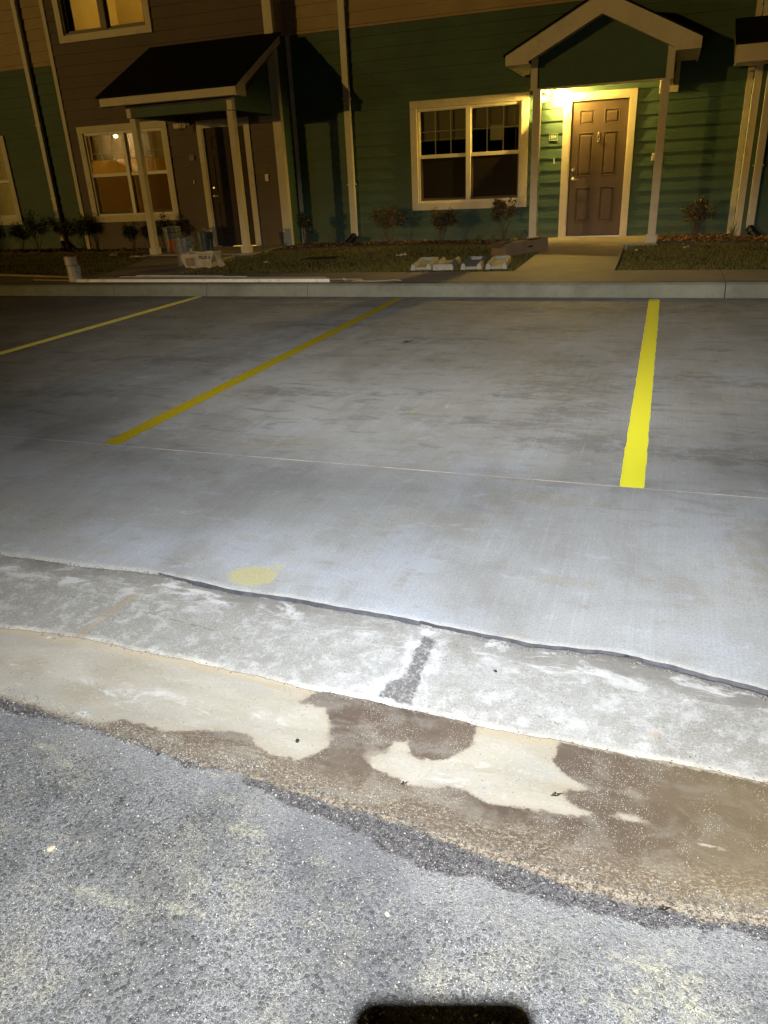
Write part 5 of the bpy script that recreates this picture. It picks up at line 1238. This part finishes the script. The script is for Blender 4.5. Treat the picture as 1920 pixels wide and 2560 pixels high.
grit(9000, (-2.0,.6), lambda x: 0*x+.62, lambda x: yB(x)-.005, .0008, .0042, 'asphalt_grit', gm, 'loose grey grit scattered over the asphalt')
grit(7000, (-2.0,.6), lambda x: yB(x)-.01, lambda x: yA(x)+.05, .0008, .0036, 'shoulder_grit', gm, 'loose dark grit along the wet edge of the asphalt')
grit(1800, (-2.4,.6), lambda x: yA(x)+.03, lambda x: yK(x)-.002, .0006, .0026, 'gutter_grit', gm, 'fine sand grains scattered in the gutter')
grit(2600, (-2.6,.7), lambda x: yE(x)-.02, lambda x: yE(x)+.006, .0008, .0038, 'joint_grit', gm, 'sandy crumbs packed along the slab joint', .001)
grit(1500, (-2.6,.7), lambda x: yK(x)-.012, lambda x: yK(x)+.006, .0008, .0032, 'kerb_grit', gm, 'crumbs collected along the bottom of the apron')

# ------------------------------------------------------------------ photographer's phone (out of view, its shadow falls at the bottom)
ROT = Matrix(((0.94340035, -0.09484532, 0.31780519), (0.32842093, 0.40067265, -0.85533685), (-0.04621115, 0.91129896, 0.40914391)))
cam_loc = Vector((0, 0, 1.32))
import bmesh
bm = bmesh.new(); pts = []; W2, Hh, rr = .0435, .079, .013
for cx_, cy_, a0 in ((W2-rr, Hh-rr, 0), (-W2+rr, Hh-rr, 90), (-W2+rr, -Hh+rr, 180), (W2-rr, -Hh+rr, 270)):
    for k in range(7): a_ = R(a0+15*k); pts.append((cx_+rr*math.cos(a_), cy_+rr*math.sin(a_)))
m_ = MB(); m_.prism([(x, y, .006) for x, y in pts], (0, 0, .009))
ph = m_.build('phone', M['phone'], None, .001)
ph.matrix_world = Matrix.Translation(cam_loc + ROT @ Vector((-.0225, -.063, 0))) @ ROT.to_4x4()
tag(ph, 'dark upright phone seen only as the rounded black shadow at the bottom edge', 'phone')

# ------------------------------------------------------------------ lights
HL = (.058, -.303, 1.82)
def aim(az, el, d=10): return (HL[0]+d*math.sin(R(az))*math.cos(R(el)), HL[1]+d*math.cos(R(az))*math.cos(R(el)), HL[2]+d*math.sin(R(el)))
light('headlamp_beam', 'SPOT', HL, 1450, (1,.97,.90), size=.005, target=aim(-13, -14), spot=28, blend=1, scale=(2.8,1,1))
light('headlamp_flood', 'SPOT', HL, 700, (.955,.98,1.0), size=.005, target=aim(-8, -43), spot=82, blend=1, scale=(1.9,1,1))
light('headlamp_core', 'SPOT', HL, 330, (.78,.87,1.0), size=.005, target=aim(-17, -32), spot=38, blend=1, scale=(1.5,1,1))
light('upstairs_lamp', 'POINT', (-9.3, 14.6, 5.7), 42, (1,.66,.15), size=.15)
light('ground_room_lamp', 'POINT', (-8.95, 14.6, 2.3), 22, (1,.50,.06), size=.15)
light('left_room_lamp', 'POINT', (-14.4, 15.2, 2.2), 9, (1,.75,.25), size=.15)
# distant street flood light: low, warm, from the left behind the camera
d = Vector((.577, 1.0, -.092)).normalized()
s = bpy.data.lights.new('street_light', 'SUN'); s.energy = .47; s.color = (1,.60,.12); s.angle = R(.6)
so = bpy.data.objects.new('street_light', s); col.objects.link(so); so.rotation_euler = d.to_track_quat('-Z','Y').to_euler()

w = bpy.data.worlds.new('World'); sc.world = w; w.use_nodes = True; nt = w.node_tree
bg = nt.nodes['Background']; sky = nt.nodes.new('ShaderNodeTexSky'); sky.sky_type = 'NISHITA'; sky.sun_disc = False
sky.sun_elevation = R(0.0); sky.sun_rotation = R(210)
nt.links.new(sky.outputs[0], bg.inputs[0]); bg.inputs[1].default_value = .0004

cam = bpy.data.cameras.new('camera'); co = bpy.data.objects.new('camera', cam); col.objects.link(co)
co.matrix_world = Matrix.Translation(cam_loc) @ ROT.to_4x4()
cam.sensor_fit = 'VERTICAL'; cam.sensor_height = 36; cam.sensor_width = 27; cam.lens = 1869.18/2560*36; cam.clip_start = .02; cam.clip_end = 2000
sc.camera = co
sc.view_settings.view_transform = 'Standard'; sc.view_settings.look = 'None'; sc.view_settings.exposure = 0; sc.view_settings.gamma = 1
